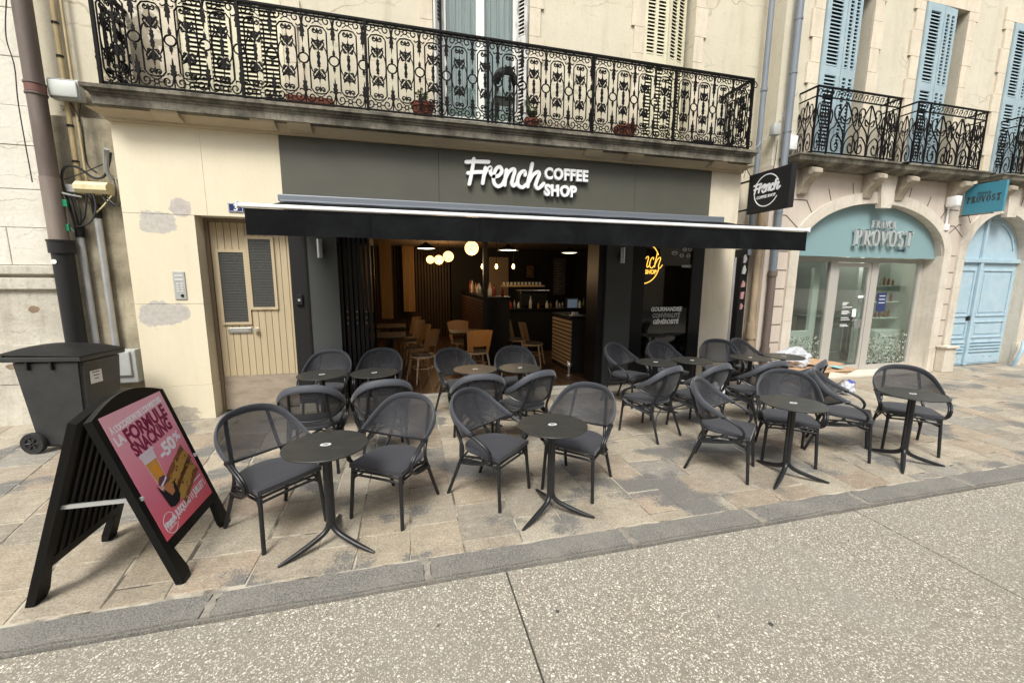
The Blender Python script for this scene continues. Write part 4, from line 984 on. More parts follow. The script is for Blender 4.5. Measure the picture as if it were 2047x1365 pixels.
for i, (x0, x1, z0, z1) in enumerate(sw):
    b = NB(); surround(b, x0, x1, z0, z1, .2, SY+.05, .035); obj('window_surround', b, M_surround, sal)
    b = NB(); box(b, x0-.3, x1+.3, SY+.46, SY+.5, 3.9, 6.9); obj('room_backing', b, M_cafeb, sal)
    shutter('shutter', x0+.01, x0+.44, z0, z1-.02, SY+.02, SY+.03, M_blues, sal, 1, pitch=.058, fr=.09)
    shutter('shutter', x0+.45, x0+.80, z0, z1-.02, SY+.03, SY+.055, M_blues, sal, 2, pitch=.058, fr=.06)
    b = NB(); box(b, x0+.80, x1-.002, SY+.36, SY+.40, z0, z1); obj('closed_blind', b, pbr('grey_blind', (.20, .18, .15), .8, c2=(.15, .135, .11), scale=30, stretch=(1, 1, 8)), sal)
b = NB(); box(b, 6.125, 24, SY+.46, 14, 9.1, 9.4); obj('unseen_roof', b, M_blackm, sal)  # out of view, added like the one on the cafe building
# arch surrounds, keystones, joint lines
for cx, a_, sp, ri in arches:
    b = NB(); W = .20; n = 30
    for k in range(n):
        A0, A1 = math.pi*k/n, math.pi*(k+1)/n
        P = [(cx+a_*math.cos(A0), sp+ri*math.sin(A0)), (cx+(a_+W)*math.cos(A0), sp+(ri+W)*math.sin(A0)), (cx+(a_+W)*math.cos(A1), sp+(ri+W)*math.sin(A1)), (cx+a_*math.cos(A1), sp+ri*math.sin(A1))]
        F = [b.verts.new((p[0], SY-.04, p[1])) for p in P]; G = [b.verts.new((p[0], SY+.30 if i_ in (0, 3) else SY-.001, p[1]-(0 if i_ in (1, 2) else .0))) for i_, p in enumerate(P)]
        b.faces.new(F); b.faces.new((F[0], F[3], G[3], G[0])); b.faces.new((F[1], G[1], G[2], F[2]))
    for s in (-1, 1):
        xa, xb = sorted((cx+s*(a_+.001), cx+s*(a_+W)))
        z = .5
        while z < sp-.01: box(b, xa, xb, SY-.04, SY-.001, z+.002, min(z+.62, sp)-.002); z += .62
        box(b, xa-.02, xb+.02, SY-.06, SY-.001, -.02, .50)
        xa, xb = sorted((cx+s*a_, cx+s*(a_+.012))); box(b, cx+s*a_-.006, cx+s*a_+.006, SY-.035, SY+.30, 0, sp)
    obj('arch_surround', b, M_arch, sal, smooth=False)
    b = NB(); v = [(cx-.13, 3.20 if a_ > 1.5 else 3.18), (cx+.13, 3.20 if a_ > 1.5 else 3.18), (cx+.20, 3.78), (cx-.20, 3.78)]
    prism(b, v, XZ, SY-.10, SY-.002); obj('keystone', b, M_arch, sal)
b = NB()
zs = [.40, .73, 1.06, 1.39, 1.71, 2.04, 2.37]
for xa, xb in ((6.34, 6.62), (10.70, 10.90), (13.41, 14.34), (16.86, 22)):
    for z in zs: box(b, xa, xb, SY-.0025, SY-.0005, z-.009, z+.009)
def jline(p, q, w_=.009):
    d = Vector((q[0]-p[0], q[1]-p[1])).normalized(); s = Vector((-d.y, d.x))*w_
    prism(b, [(p[0]+s.x, p[1]+s.y), (q[0]+s.x, q[1]+s.y), (q[0]-s.x, q[1]-s.y), (p[0]-s.x, p[1]-s.y)], XZ, SY-.0025, SY-.0005)
for cx, a_, sp, ri in arches:
    for k, an in enumerate((22, 38, 54, 70, 110, 126, 142, 158)):
        if cx > 10 and an in (54, 126): continue
        c_, s_ = math.cos(R(an)), math.sin(R(an))
        p = (cx+(a_+.21)*c_, sp+(ri+.21)*s_); zt = sp+.33*(1+[0, 1, 2, 3][min(k, 7-k)]); zt = min(max(zt, p[1]+.2), 3.62)
        q = (p[0]+(zt-p[1])*c_*.55/max(.25, s_), zt); jline(p, q)
        if an in (22, 38) and cx < 10: jline(q, (min(q[0]+.35, 10.9), q[1]))
        if an in (142, 158): jline(q, (max(q[0]-.35, 6.34 if cx < 10 else q[0]-.12), q[1]))
obj('stone_joint', b, M_joint, sal)
# teal fascia in the arch
cx, a_, sp, ri = arches[0]
b = NB(); prism(b, arcpts(cx, sp-.01, a_-.014, ri, 0, 180, 40), XZ, SY+.11, SY+.14); box(b, cx-a_+.015, cx+a_-.015, SY+.09, SY+.16, sp-.05, sp-.012); obj('teal_tympanum', b, M_teal, sal)
# salon front
DYs = 6.30
b = NB()
for xa, xb in ((6.85, 6.93), (8.00, 8.17), (9.07, 9.25), (10.38, 10.48)): box(b, xa, xb, DYs-.03, DYs+.04, .03, 2.31)
box(b, 6.93, 8.0, DYs-.03, DYs+.04, 2.22, 2.31); box(b, 8.17, 9.07, DYs-.03, DYs+.04, 2.22, 2.31); box(b, 9.25, 10.38, DYs-.03, DYs+.04, 2.22, 2.31)
box(b, 6.93, 8.0, DYs-.03, DYs+.04, .03, .10); box(b, 9.25, 10.38, DYs-.03, DYs+.04, .03, .13)
sf = obj('shop_front_frame', b, M_alug, sal)
for xa, xb in ((6.93, 8.0), (9.25, 10.38)):
    b = NB(); box(b, xa, xb, DYs, DYs+.008, .10, 2.22); obj('pane', b, M_glassw, sf)
b = NB(); box(b, 6.84, 10.48, 5.86, 6.35, -.02, .028); obj('doorstep', b, M_arch, sal)
b = NB()
for xa, xb in ((8.175, 8.235), (9.0, 9.065)): box(b, xa, xb, DYs-.02, DYs+.03, .04, 2.21)
box(b, 8.235, 9.0, DYs-.02, DYs+.03, .04, .14); box(b, 8.235, 9.0, DYs-.02, DYs+.03, 2.13, 2.21)
sd_ = obj('shop_door', b, M_alug, sal)
b = NB(); box(b, 8.235, 9.0, DYs, DYs+.008, .14, 2.13); obj('pane', b, M_glassw, sd_)
b = NB(); tube(b, [(8.93, DYs-.06, .35), (8.93, DYs-.06, 1.75)], .012, 8); lathe(b, [(.0, 0), (.10, 0), (.10, .006), (0, .006)], (8.88, DYs-.03, 1.0), 24, axis='y'); obj('door_pull', b, M_steel, sd_)
# film pattern, door lettering, notice
b = NB(); rnd = random.Random(11)
for (xa, xb) in ((7.0, 7.98), (9.27, 10.36)):
    for k in range(700):
        x = rnd.uniform(xa, xb); z = .14+.62*rnd.random()**1.7; s = rnd.uniform(.008, .024)
        a0 = rnd.random()*3; quad(b, [(x+s*math.cos(a0+j*1.57), DYs-.003, z+s*math.sin(a0+j*1.57)) for j in range(4)], 0 if rnd.random() < .35 else 1)
obj('window_film', b, [pbr('film_white', (.50, .55, .47), .6), pbr('film_grey', (.16, .18, .15), .6)], sf, recalc=False)
b = NB()
for k, (w_, z) in enumerate(((.16, 1.42), (.12, 1.395), (.10, 1.37), (.26, 1.33), (.18, 1.25), (.22, 1.225), (.16, 1.20), (.20, 1.12), (.24, 1.08), (.18, .98), (.22, .95))): box(b, 8.42, 8.42+w_, DYs-.024, DYs-.021, z, z+.012)
box(b, 8.70, 8.80, DYs-.024, DYs-.021, 1.14, 1.30); box(b, 8.80, 8.95, DYs-.024, DYs-.021, 1.52, 1.57)
obj('door_notice', b, M_decal, sd_)
b = NB(); box(b, 9.36, 9.60, DYs-.006, DYs-.001, 1.24, 1.62); obj('window_notice', b, M_navy, sf)
b = NB()
for k in range(3): box(b, 9.40, 9.56, DYs-.009, DYs-.0065, 1.55-.07*k, 1.562-.07*k)
obj('notice_print', b, M_decal, sf)
# salon room
b = NB(); box(b, 6.3, 13, 10.3, 10.4, .03, 2.9); box(b, 6.5, 6.6, 6.37, 10.3, .03, 2.9); obj('salon_room_wall', b, M_salonw, sal)
b = NB(); box(b, 10.86, 10.95, 6.37, 10.3, .03, 2.9); obj('mint_side_wall', b, M_mint, sal)
b = NB(); box(b, 6.3, 11, 6.37, 10.4, 2.6, 2.7); obj('salon_ceiling', b, M_salonw, sal)
b = NB(); box(b, 6.3, 11, 6.34, 10.4, -.02, .03); obj('salon_floor', b, M_salonf, sal)
slt = thing('ceiling_lamp', 'row of lit ceiling spots inside the hair salon', 'lamp', (9.2, 7.4, 2.6))
b = NB()
for k in range(4): box(b, 7.3+.9*k, 7.5+.9*k, 6.75, 6.95, 2.585, 2.598); box(b, 7.8+.9*k, 8.0+.9*k, 8.0, 8.2, 2.585, 2.598)
obj('lamp_panel', b, emit('salon_lamp_glow', (1, .93, .82), 9), slt)
for xx in (7.8, 9.6):
    L = bpy.data.objects.new('salon_glow', bpy.data.lights.new('salon_glow', 'POINT')); C.objects.link(L); L.location = (xx, 7.1, 2.3); L.data.energy = 8; L.data.color = (1, .96, .9); L.data.shadow_soft_size = .3
sc_ = thing('display_cabinet', 'pale mint display partition with shelves behind the right salon window', 'cabinet', (10, 7.0, .03))
b = NB(); box(b, 10.56, 10.85, 6.42, 7.0, .03, 2.5); box(b, 9.75, 10.56, 6.92, 7.0, .03, 2.5); box(b, 9.75, 10.56, 6.5, 6.92, .03, .80); obj('cabinet_body', b, M_mint, sc_)
for z in (1.05, 1.4, 1.75):
    b = NB(); box(b, 9.75, 10.555, 6.6, 6.92, z, z+.015); obj('shelf', b, M_mint, sc_)
rnd = random.Random(2)
for k in range(15):
    x = 9.9+.13*(k % 5); z = (1.065, 1.415, 1.765)[k//5]; h = rnd.uniform(.1, .2)
    b = NB(); lathe(b, [(.022, 0), (.022, h*.8), (.012, h*.84), (.012, h)], (0, 0, 0), 10); o = obj('product_bottle', b, rnd.choice([M_bt[1], M_bt[0], M_terra, M_grey]), smooth=True, label='hair product bottle standing on a shelf behind the right salon window', cat='bottle', group='hair product bottles on the salon shelves'); o.location = (x, 6.75, z)
sl = thing('window_partition', 'pale green window partition with a dark opening behind the left salon glass', 'partition', (7.6, 6.7, .03))
b = NB(); wall(b, 6.95, 8.22, .03, 2.4, 6.50, 6.57, [(6.95, 7.90, .85, 2.12), (8.05, 8.3, .03, 2.4)]); obj('partition_body', b, M_mint, sl)
rc = thing('reception_desk', 'grey green panelled reception desk behind the salon door', 'desk', (8.9, 7.8, .03))
b = NB(); box(b, 9.2, 10.8, 7.3, 7.9, .03, 1.0); box(b, 9.15, 10.85, 7.25, 7.95, 1.0, 1.04); obj('desk_body', b, pbr('sage', (.26, .30, .26), .6), rc)
b = NB()
for xa in (9.3, 10.05): box(b, xa, xa+.6, 7.285, 7.299, .2, .215); box(b, xa, xa+.6, 7.285, 7.299, .85, .865); box(b, xa, xa+.015, 7.285, 7.299, .215, .85); box(b, xa+.585, xa+.6, 7.285, 7.299, .215, .85)
obj('panel_moulding', b, M_mint, rc)

# salon sign letters (serif, chrome)
prov = thing('salon_sign', 'raised chrome serif letters on the teal arch above the salon door', 'sign', (8.9, 6.1, 2.7))
def serif_word(bm, word, x0, z0, h, w_, y0, y1):
    fn = lambda u, v, w: (u, w, v); st = h*.19; th = h*.075; x = x0
    def bar(xa, xb, za, zb): box(bm, xa, xb, y0, y1, za, zb)
    def stem(xc, full=True):
        bar(xc-st/2, xc+st/2, z0, z0+h); bar(xc-st, xc+st, z0+.0005, z0+th*.8); bar(xc-st, xc+st, z0+h-th*.8, z0+h-.0005)
    def ring(cx_, cz, rx, rz, a0, a1, thk=1.0):
        n_ = 22
        for k in range(n_):
            q = []
            for aa in (a0+(a1-a0)*k/n_, a0+(a1-a0)*(k+1)/n_):
                c_, s_ = math.cos(R(aa)), math.sin(R(aa)); tt = th+(st-th)*abs(c_)**1.5*thk
                q.append(((cx_+rx*c_, cz+rz*s_), (cx_+(rx-tt)*c_, cz+(rz-tt)*s_)))
            prism(bm, [q[0][0], q[1][0], q[1][1], q[0][1]], XZ, y0, y1)
    def diag(p, q, t_):
        prism(bm, [(p[0]-t_/2, p[1]), (p[0]+t_/2, p[1]), (q[0]+t_/2, q[1]), (q[0]-t_/2, q[1])], XZ, y0, y1)
    W = w_
    for ch in word:
        c = x+W/2
        if ch == 'P': stem(c-W*.22); ring(c-W*.1, z0+h*.72, W*.42, h*.28, -90, 90)
        elif ch == 'R': stem(c-W*.25); ring(c-W*.13, z0+h*.74, W*.40, h*.26, -90, 90); diag((c-W*.05, z0+h*.48), (c+W*.34, z0), st)
        elif ch == 'O': ring(c, z0+h/2, W*.46, h*.51, 0, 360)
        elif ch == 'V': diag((c-W*.34, z0+h), (c+W*.02, z0), st); diag((c+W*.32, z0+h), (c, z0), th); bar(c-W*.48, c-W*.16, z0+h-th*.8, z0+h); bar(c+W*.18, c+W*.46, z0+h-th*.8, z0+h)
        elif ch == 'S': ring(c, z0+h*.74, W*.33, h*.27, 20, 270); ring(c, z0+h*.27, W*.36, h*.28, -160, 90)
        elif ch == 'T': stem(c); bar(c-W*.44, c+W*.44, z0+h-th, z0+h+.001); bar(c-W*.44, c-W*.38, z0+h-h*.25, z0+h-th); bar(c+W*.38, c+W*.44, z0+h-h*.25, z0+h-th)
        elif ch == 'F': stem(c-W*.2); bar(c-W*.2, c+W*.36, z0+h-th, z0+h+.001); bar(c-W*.2, c+W*.2, z0+h*.48, z0+h*.56)
        elif ch == 'A': diag((c, z0+h), (c-W*.34, z0), th); diag((c, z0+h), (c+W*.34, z0), st); bar(c-W*.2, c+W*.2, z0+h*.3, z0+h*.38)
        elif ch == 'N': diag((c-W*.3, z0+h), (c+W*.3, z0), st); bar(c-W*.32, c-W*.26, z0, z0+h); bar(c+W*.26, c+W*.32, z0, z0+h)
        elif ch == 'C': ring(c, z0+h/2, W*.44, h*.51, 50, 310)
        elif ch == 'K': stem(c-W*.22); diag((c+W*.32, z0+h), (c-W*.14, z0+h*.45), th); diag((c-W*.02, z0+h*.55), (c+W*.34, z0), st)
        x += W
b = NB(); serif_word(b, 'PROVOST', 8.18, 2.52, .30, .215, SY+.03, SY+.075); obj('large_letters', b, M_chrome, prov)
b = NB(); serif_word(b, 'FRANCK', 8.60, 2.86, .14, .105, SY+.05, SY+.08); obj('small_letters', b, M_chrome, prov)
b = NB(); put_text(b, 'PARIS', (9.52, SY+.10, 2.44), .055, width=.17, off=.002, depth=.004); obj('tiny_letters', b, M_navy, prov)
# hanging salon sign
ps = thing('hanging_sign', 'teal blue projecting sign with dark serif lettering above the blue door', 'sign', (10.8, 5.6, 3.45))
b = NB(); bbox(b, 10.77, 10.83, 5.37, 5.95, 3.165, 3.72, .004); obj('sign_box', b, M_tealsign, ps)
b = NB(); t = NB(); serif_word(t, 'PROVOST', -.245, -.06, .12, .07, 0, .003); serif_word(t, 'FRANCK', -.10, .08, .045, .033, 0, .003)
Ms = Matrix.Translation((10.766, 5.66, 3.44)) @ Matrix(((0,1,0,0),(-1,0,0,0),(0,0,1,0),(0,0,0,1)))
add(b, t, Ms); obj('sign_lettering', b, pbr('dark_letters', (.05, .06, .06), .5), ps)
b = NB()
for z in (3.73, 3.15): box(b, 10.79, 10.81, 5.5, 6.0, z-.008, z+.008)
obj('bracket', b, M_black, ps)
sc2 = thing('security_camera', 'small white camera on a conduit between the teal arch and the blue door', 'camera', (10.4, 5.9, 3.3))
b = NB(); bbox(b, 10.32, 10.46, 5.80, 5.98, 3.30, 3.50, .02); obj('housing', b, M_white, sc2, smooth=True)
b = NB(); tube(b, [(10.40, 5.96, 3.3), (10.40, 5.96, 2.98)], .015, 8); bbox(b, 10.36, 10.46, 5.93, 5.99, 2.86, 2.98, .01); obj('conduit', b, M_white, sc2)
# plinth box
pb = thing('stone_plinth', 'weathered stone guard block with a flat cap between teal shop and blue door', 'plinth', (10.85, 5.85, 0))
b = NB(); bbox(b, 10.66, 10.98, 5.78, 5.935, 0, .50, .01); obj('block', b, M_arch, pb); b = NB(); bbox(b, 10.63, 11.01, 5.74, 5.937, .503, .545, .008); obj('cap', b, M_arch, pb)

# blue double door
for di, (cx, a_, sp, ri) in enumerate(arches[1:]):
    bd = thing('carriage_door', None, None, (cx, 6.2, 0)); bd.parent = sal; bd.location = Vector((cx, 6.2, 0))-Vector(sal.location)
    def bo(name, bm, mat):
        o = obj(name, bm, mat, None); o.parent = bd; o.location = (-cx, -6.2, 0); return o
    for xa, xb in ((cx-a_+.0, cx-.155), (cx-.145, cx+a_)):
        b = NB(); box(b, xa+.008, xb-.004, 6.18, 6.24, .02, sp-.06); bo('door_leaf', b, M_doorb)
        b = NB(); y = 6.18
        def frame(x0, x1, z0, z1, t_=.035, d=.022):
            bbox(b, x0, x1, y-d, y, z0, z0+t_, .006); bbox(b, x0, x1, y-d, y, z1-t_, z1, .006); bbox(b, x0, x0+t_, y-d, y, z0+t_, z1-t_, .006); bbox(b, x1-t_, x1, y-d, y, z0+t_, z1-t_, .006)
            bbox(b, x0+t_+.05, x1-t_-.05, y-.012, y, z0+t_+.05, z1-t_-.05, .008)
        frame(xa+.10, xb-.10, 1.10, sp-.2); frame(xa+.10, xb-.10, .62, 1.0)
        for k in range(4): bbox(b, xa+.08, xb-.08, y-.03, y, .30+.07*k, .335+.07*k, .008)
        box(b, xa+.08, xb-.08, y-.015, y, .06, .24)
        bo('door_panel', b, M_doorb)
        b = NB(); rnd = random.Random(int(xa*7))
        for k in range(30):
            x = rnd.uniform(xa+.1, xb-.12); z = rnd.choice((rnd.uniform(.07, .24), rnd.uniform(.27, .6), rnd.uniform(.6, 2.1))); s = rnd.uniform(.006, .035) if z < .6 else rnd.uniform(.004, .012)
            yy = y-.0155 if z < .245 else (y-.0305 if z < .6 else y-.0225)
            if z < .6: prism(b, [(x, z), (x+s*2, z+s*.1), (x+s*2.2, z+s*.4), (x+s*.6, z+s*.5)], XZ, yy, yy+.01)
        bo('flaked_patch', b, M_chip)
    b = NB(); bbox(b, cx-.20, cx-.11, 6.13, 6.178, .02, sp-.06, .006); bo('centre_post', b, M_doorb)
    b = NB(); bbox(b, cx-a_+.01, cx+a_-.01, 6.12, 6.2, sp-.06, sp+.03, .008); bo('transom', b, M_doorb)
    b = NB(); prism(b, arcpts(cx, sp+.03, a_-.01, ri-.04, 0, 180, 30), XZ, 6.19, 6.22); bbox(b, cx-.19, cx-.12, 6.14, 6.188, sp+.03, sp+ri-.08, .006)
    ribbon(b, arcpts(cx, sp+.09, a_-.2, ri-.22, 12, 88, 16), .02, 0, .02, lambda u, v, w_: (u, 6.189-w_, v)); ribbon(b, arcpts(cx, sp+.09, a_-.2, ri-.22, 112, 168, 16), .02, 0, .02, lambda u, v, w_: (u, 6.189-w_, v))
    bo('arched_tympanum', b, M_doorb)
    b = NB(); box(b, cx-.30, cx-.23, 6.14, 6.178, 1.02, 1.12); bo('lock_plate', b, M_black)
b = NB(); pts = [(13.02, 5.86, 0), (13.0, 5.80, .2), (13.06, 5.78, .42), (13.2, 5.84, .55)]; tube(b, crom(pts, 5), .035, 8)
obj('guard_hoop', b, M_doorb, smooth=True, label='curved light blue iron guard at the foot of the arch right of the blue door', cat='guard')

# small balconies
def scrollwork(bm, x0, x1, z0, z1, r=.009):
    """wrought iron filling between two uprights, lyre shaped"""
    cx_, w_ = (x0+x1)/2, (x1-x0)/2; H = z1-z0
    P = lambda u, v: (cx_+u*w_, 0, z0+v*H)
    T = lambda q, rr=r: tube(bm, crom([P(*p) for p in q], 4), rr, 5)
    for s in (-1, 1):
        T([(s*.05, .02), (s*.10, .22), (s*.45, .36), (s*.72, .26), (s*.70, .08), (s*.45, .04), (s*.32, .13), (s*.42, .22), (s*.52, .16)])
        T([(s*.02, .25), (s*.15, .45), (s*.55, .62), (s*.72, .76), (s*.62, .88), (s*.40, .88), (s*.34, .79), (s*.45, .74)])
        T([(s*.95, .02), (s*.90, .4), (s*.60, .52), (s*.30, .80), (s*.05, .97)])
        T([(s*.04, .62), (s*.28, .70), (s*.25, .60), (s*.12, .58)]); T([(s*.9, .55), (s*.82, .70), (s*.92, .80), (s*.97, .70)])
    T([(0, .02), (0, .98)])
def small_balcony(x0, x1, idx, lab):
    YF, YW, zb, zt = 5.72, 6.04, 3.98, 4.98
    t = thing('small_balcony', lab, 'balcony', ((x0+x1)/2, YF, 3.8))
    b = NB(); cornice(b, x0-.10, x1+.10, YW+.01, [(.20, 3.765), (.30, 3.80), (.36, 3.83), (.37, 3.86), (.38, 3.90), (.40, 3.905), (.40, 3.93), (.38, 3.935)]); obj('balcony_slab', b, M_slab, t)
    for x in (x0+.18, x1-.18):
        b = NB(); pr = [(5.998, 3.34), (5.93, 3.36), (5.90, 3.44), (5.86, 3.52), (5.76, 3.60), (5.70, 3.66), (5.70, 3.72), (5.78, 3.763), (5.998, 3.763)]
        prism(b, pr, YZ, x-.085, x+.085); lathe(b, [(.05, -.10), (.055, 0), (.05, .10)], (x, 5.755, 3.68), 14, axis='x'); obj('bracket', b, M_corb, t)
    b = NB(); bbox(b, x0-.012, x1+.012, YF-.018, YF+.018, zt-.012, zt+.012, .004)
    for x in (x0, x1): box(b, x-.014, x+.014, YF+.019, YW, zt-.012, zt+.011)
    obj('handrail', b, M_iron, t)
    b = NB(); box(b, x0, x1, YF-.008, YF+.008, zt-.16, zt-.14); box(b, x0, x1, YF-.009, YF+.009, zb-.012, zb+.01)
    for x in (x0, x1): box(b, x-.009, x+.009, YF+.0095, YW, zb-.012, zb+.009); box(b, x-.008, x+.008, YF+.0095, YW, zt-.16, zt-.141)
    obj('bottom_rail', b, M_iron, t)
    u0 = .30
    for x in (x0, x0+u0, x1-u0, x1):
        b = NB(); box(b, x-.011, x+.011, YF-.011, YF+.011, 3.93, zt-.013); obj('upright', b, M_iron, t)
    b = NB(); scrollwork(b, x0, x0+u0, zb, zt-.16, .008); 
    t2 = NB(); scrollwork(t2, x1-u0, x1, zb, zt-.16, .008); add(b, t2)
    t2 = NB(); scrollwork(t2, x0+u0, (x0+x1)/2+.08, zb, zt-.16, .011); add(b, t2)
    t2 = NB(); scrollwork(t2, (x0+x1)/2-.08, x1-u0, zb, zt-.16, .011); add(b, t2)
    n = int((x1-x0)/.12)
    for k in range(n):
        x = x0+(k+.5)*(x1-x0)/n
        tube(b, crom([(x-.05, 0, zt-.13), (x-.02, 0, zt-.04), (x+.03, 0, zt-.05), (x+.03, 0, zt-.09), (x, 0, zt-.09)], 3), .006, 4)
        tube(b, [(x-.01, 0, zt-.14), (x+.05, 0, zt-.02)], .005, 4)
    for v in b.verts: v.co.y += YF
    obj('scroll_panel', b, M_iron, t)
    for x in (x0, x1):
        b = NB(); scrollwork(b, -.15, .15, zb, zt-.16, .008)
        for v in b.verts: v.co = Vector((x+v.co.y, YF+.16+v.co.x, v.co.z))
        obj('scroll_panel', b, M_iron, t)
small_balcony(6.57, 8.40, 0, 'left of the small wrought iron balconies, directly above the black hanging sign and teal arch')
small_balcony(8.83, 10.59, 1, 'middle small wrought iron balcony above the right half of the teal arch')
small_balcony(11.52, 13.3, 2, 'rightmost small wrought iron balcony cut by the edge of the view')

# ================================================================= NEIGHBOUR LEFT
nb = thing('limestone_building', 'old pale limestone building with cracked courses left of the brown downpipe', 'building', (-8, 6.4, 0))
zc = [-.02, .52, 1.02, 1.66, 1.98, 2.42, 2.86, 3.35, 3.78, 4.3, 4.8, 5.4]
for i in range(len(zc)-1):
    if i in (3, 2): continue
    b = NB(); x = -16; rnd = random.Random(i)
    while x < -4.125:
        x2 = min(x+rnd.uniform(.7, 1.6), -4.125)
        if -4.125-x2 < .4: x2 = -4.125
        bbox(b, x+.002, x2-.002, 6.28+rnd.uniform(-.004, .004), 6.8, zc[i]+.003, zc[i+1]-.003, .006); x = x2
    obj('stone_course', b, M_lime if i > 3 else M_lime2, nb)
b = NB(); bbox(b, -16, -4.125, 6.25, 6.8, 1.87, 1.977, .012); bbox(b, -16, -4.125, 6.26, 6.8, 1.69, 1.83, .012); box(b, -16, -4.126, 6.31, 6.8, 1.02, 1.87); obj('string_course', b, M_lime2, nb)
b = NB(); box(b, -16, -4.125, 6.3, 6.8, 5.4, 9); obj('upper_wall', b, M_lime, nb)

# ================================================================= PIPES AND CABLES
def pipe(name, label, segs, cat='pipe', group=None):
    t = thing(name, label, cat, segs[0][1][0], group=group)
    for nm, pts, r, mt in segs:
        b = NB(); tube(b, pts, r, 16); obj(nm, b, mt, t, smooth=True)
    return t
px, py = -3.97, 6.13
pipe('downpipe', 'thick brown cast iron downpipe with black lower section beside the wheelie bin', [
    ('pipe_section', [(px, py, 3.92), (px, py, 9)], .083, M_pipeb), ('pipe_section', [(px, py, 2.98), (px, py, 3.9201)], .083, M_pipeb),
    ('pipe_section', [(px, py, 2.26), (px, py, 2.9801)], .088, pbr('pale_brown_pipe', (.25, .21, .175), .6, c2=(.18, .14, .12), scale=4, stretch=(2, 2, .4))),
    ('collar', [(px, py, 3.86), (px, py, 3.88)], .095, M_pipeb), ('collar', [(px, py, 3.97), (px, py, 3.99)], .095, M_pipeb), ('collar', [(px, py, 3.885), (px, py, 3.965)], .088, pbr('rust_band', (.16, .07, .055), .6)),
    ('cast_iron_section', [(px+.01, py, 0), (px+.01, py, 2.20)], .098, M_castb), ('cast_iron_collar', [(px+.01, py, 2.12), (px+.01, py, 2.26)], .118, M_castb), ('cast_iron_collar', [(px+.01, py, 2.255), (px+.01, py, 2.275)], .125, M_castb)])
b = NB(); lathe(b, [(0, 0), (.028, 0), (.028, .004), (0, .004)], (px-.02, py-.1045, 2.02), 16, axis='y'); obj('round_sticker', b, M_sticker, label='round white sticker on the black lower part of the left downpipe', cat='sticker')
pipe('conduit_pipe', 'pale yellow cable conduit with black ties right of the brown downpipe', [('pipe_section', [(-3.80, 6.30, 2.9), (-3.80, 6.30, 9)], .028, M_conduit), ('pipe_section', [(-3.72, 6.30, 2.75), (-3.72, 6.30, 9)], .014, M_conduit)]
    +[('tie', [(-3.80, 6.295, z), (-3.80, 6.295, z+.02)], .034, M_black) for z in (3.2, 3.6, 4.0, 4.35, 4.7)])
pipe('metal_tube', 'left of two galvanised cable tubes rising behind the wheelie bin', [('tube_body', [(-3.83, 6.24, 0), (-3.83, 6.24, 2.33)], .034, M_galv), ('tube_cap', [(-3.83, 6.24, 2.32), (-3.83, 6.24, 2.46)], .046, M_black)], 'tube', 'galvanised cable tubes')
pipe('metal_tube', 'right of two galvanised cable tubes ending at the grey meter box', [('tube_body', [(-3.63, 6.24, .93), (-3.63, 6.24, 2.56)], .036, M_galv), ('tube_cap', [(-3.63, 6.24, 2.55), (-3.63, 6.24, 2.72)], .042, M_black)], 'tube', 'galvanised cable tubes')
gx = thing('meter_box', 'grey metal meter box low on the wall behind the wheelie bin', 'utility box', (-3.55, 6.25, .7))
b = NB(); bbox(b, -3.72, -3.40, 6.17, 6.30, .50, .93, .01); obj('box_body', b, M_grey, gx); b = NB(); bbox(b, -3.70, -3.45, 6.14, 6.17, .60, .91, .008); obj('box_lid', b, M_grey, gx)
eb = thing('junction_box', 'white rectangular junction box on the dirty wall beside the brown downpipe', 'utility box', (-3.74, 6.28, 4.0))
b = NB(); bbox(b, -3.90, -3.60, 6.19, 6.30, 3.87, 4.09, .02); obj('box_body', b, M_grey, eb, smooth=True); b = NB(); bbox(b, -3.885, -3.615, 6.165, 6.19, 3.89, 4.07, .02); obj('box_lid', b, pbr('pale_plastic', (.55, .58, .55), .45), eb, smooth=True)
yb = thing('cable_terminal', 'cream half open telephone terminal box with cables hanging below it', 'utility box', (-3.66, 6.2, 2.9))
b = NB(); bbox(b, -3.90, -3.72, 6.20, 6.30, 2.84, 2.93, .006); obj('back_box', b, M_grey, yb)
b = NB(); prism(b, [(6.30, 2.83), (6.16, 2.83), (6.12, 2.87), (6.12, 2.92), (6.17, 2.965), (6.30, 2.965)], YZ, -3.76, -3.44); obj('cover', b, M_cyel, yb)
cb = thing('cable_bundle', 'tangle of black and grey cables looping round the cream terminal box', 'cables', (-3.6, 6.25, 2.8))
def cable(pts, r=.009, mt=M_cable):
    bm = NB(); tube(bm, crom(pts, 7), r, 6); obj('cable', bm, mt, cb, smooth=True)
Yc = 6.20
cable([(-3.84, 6.2, 2.45), (-3.86, 6.17, 2.75), (-3.90, 6.2, 3.0), (-3.84, 6.2, 3.13), (-3.72, 6.2, 3.12), (-3.60, 6.2, 3.02), (-3.48, 6.18, 3.03), (-3.40, 6.15, 3.15), (-3.34, 6.12, 3.30)], .014)
cable([(-3.34, 6.05, 3.32), (-3.38, 6.1, 3.25), (-3.42, 6.15, 3.10), (-3.40, 6.2, 3.0)], .026, M_cabg)
cable([(-3.88, 6.2, 2.98), (-3.7, 6.2, 3.06), (-3.55, 6.2, 3.14), (-3.38, 6.18, 3.22)], .006)
cable([(-3.40, 6.2, 3.05), (-3.36, 6.15, 2.88), (-3.40, 6.15, 2.70), (-3.48, 6.15, 2.76), (-3.52, 6.2, 2.84)], .010)
cable([(-3.33, 6.15, 3.0), (-3.30, 6.12, 2.82), (-3.33, 6.12, 2.70), (-3.42, 6.15, 2.74), (-3.5, 6.2, 2.85)], .008)
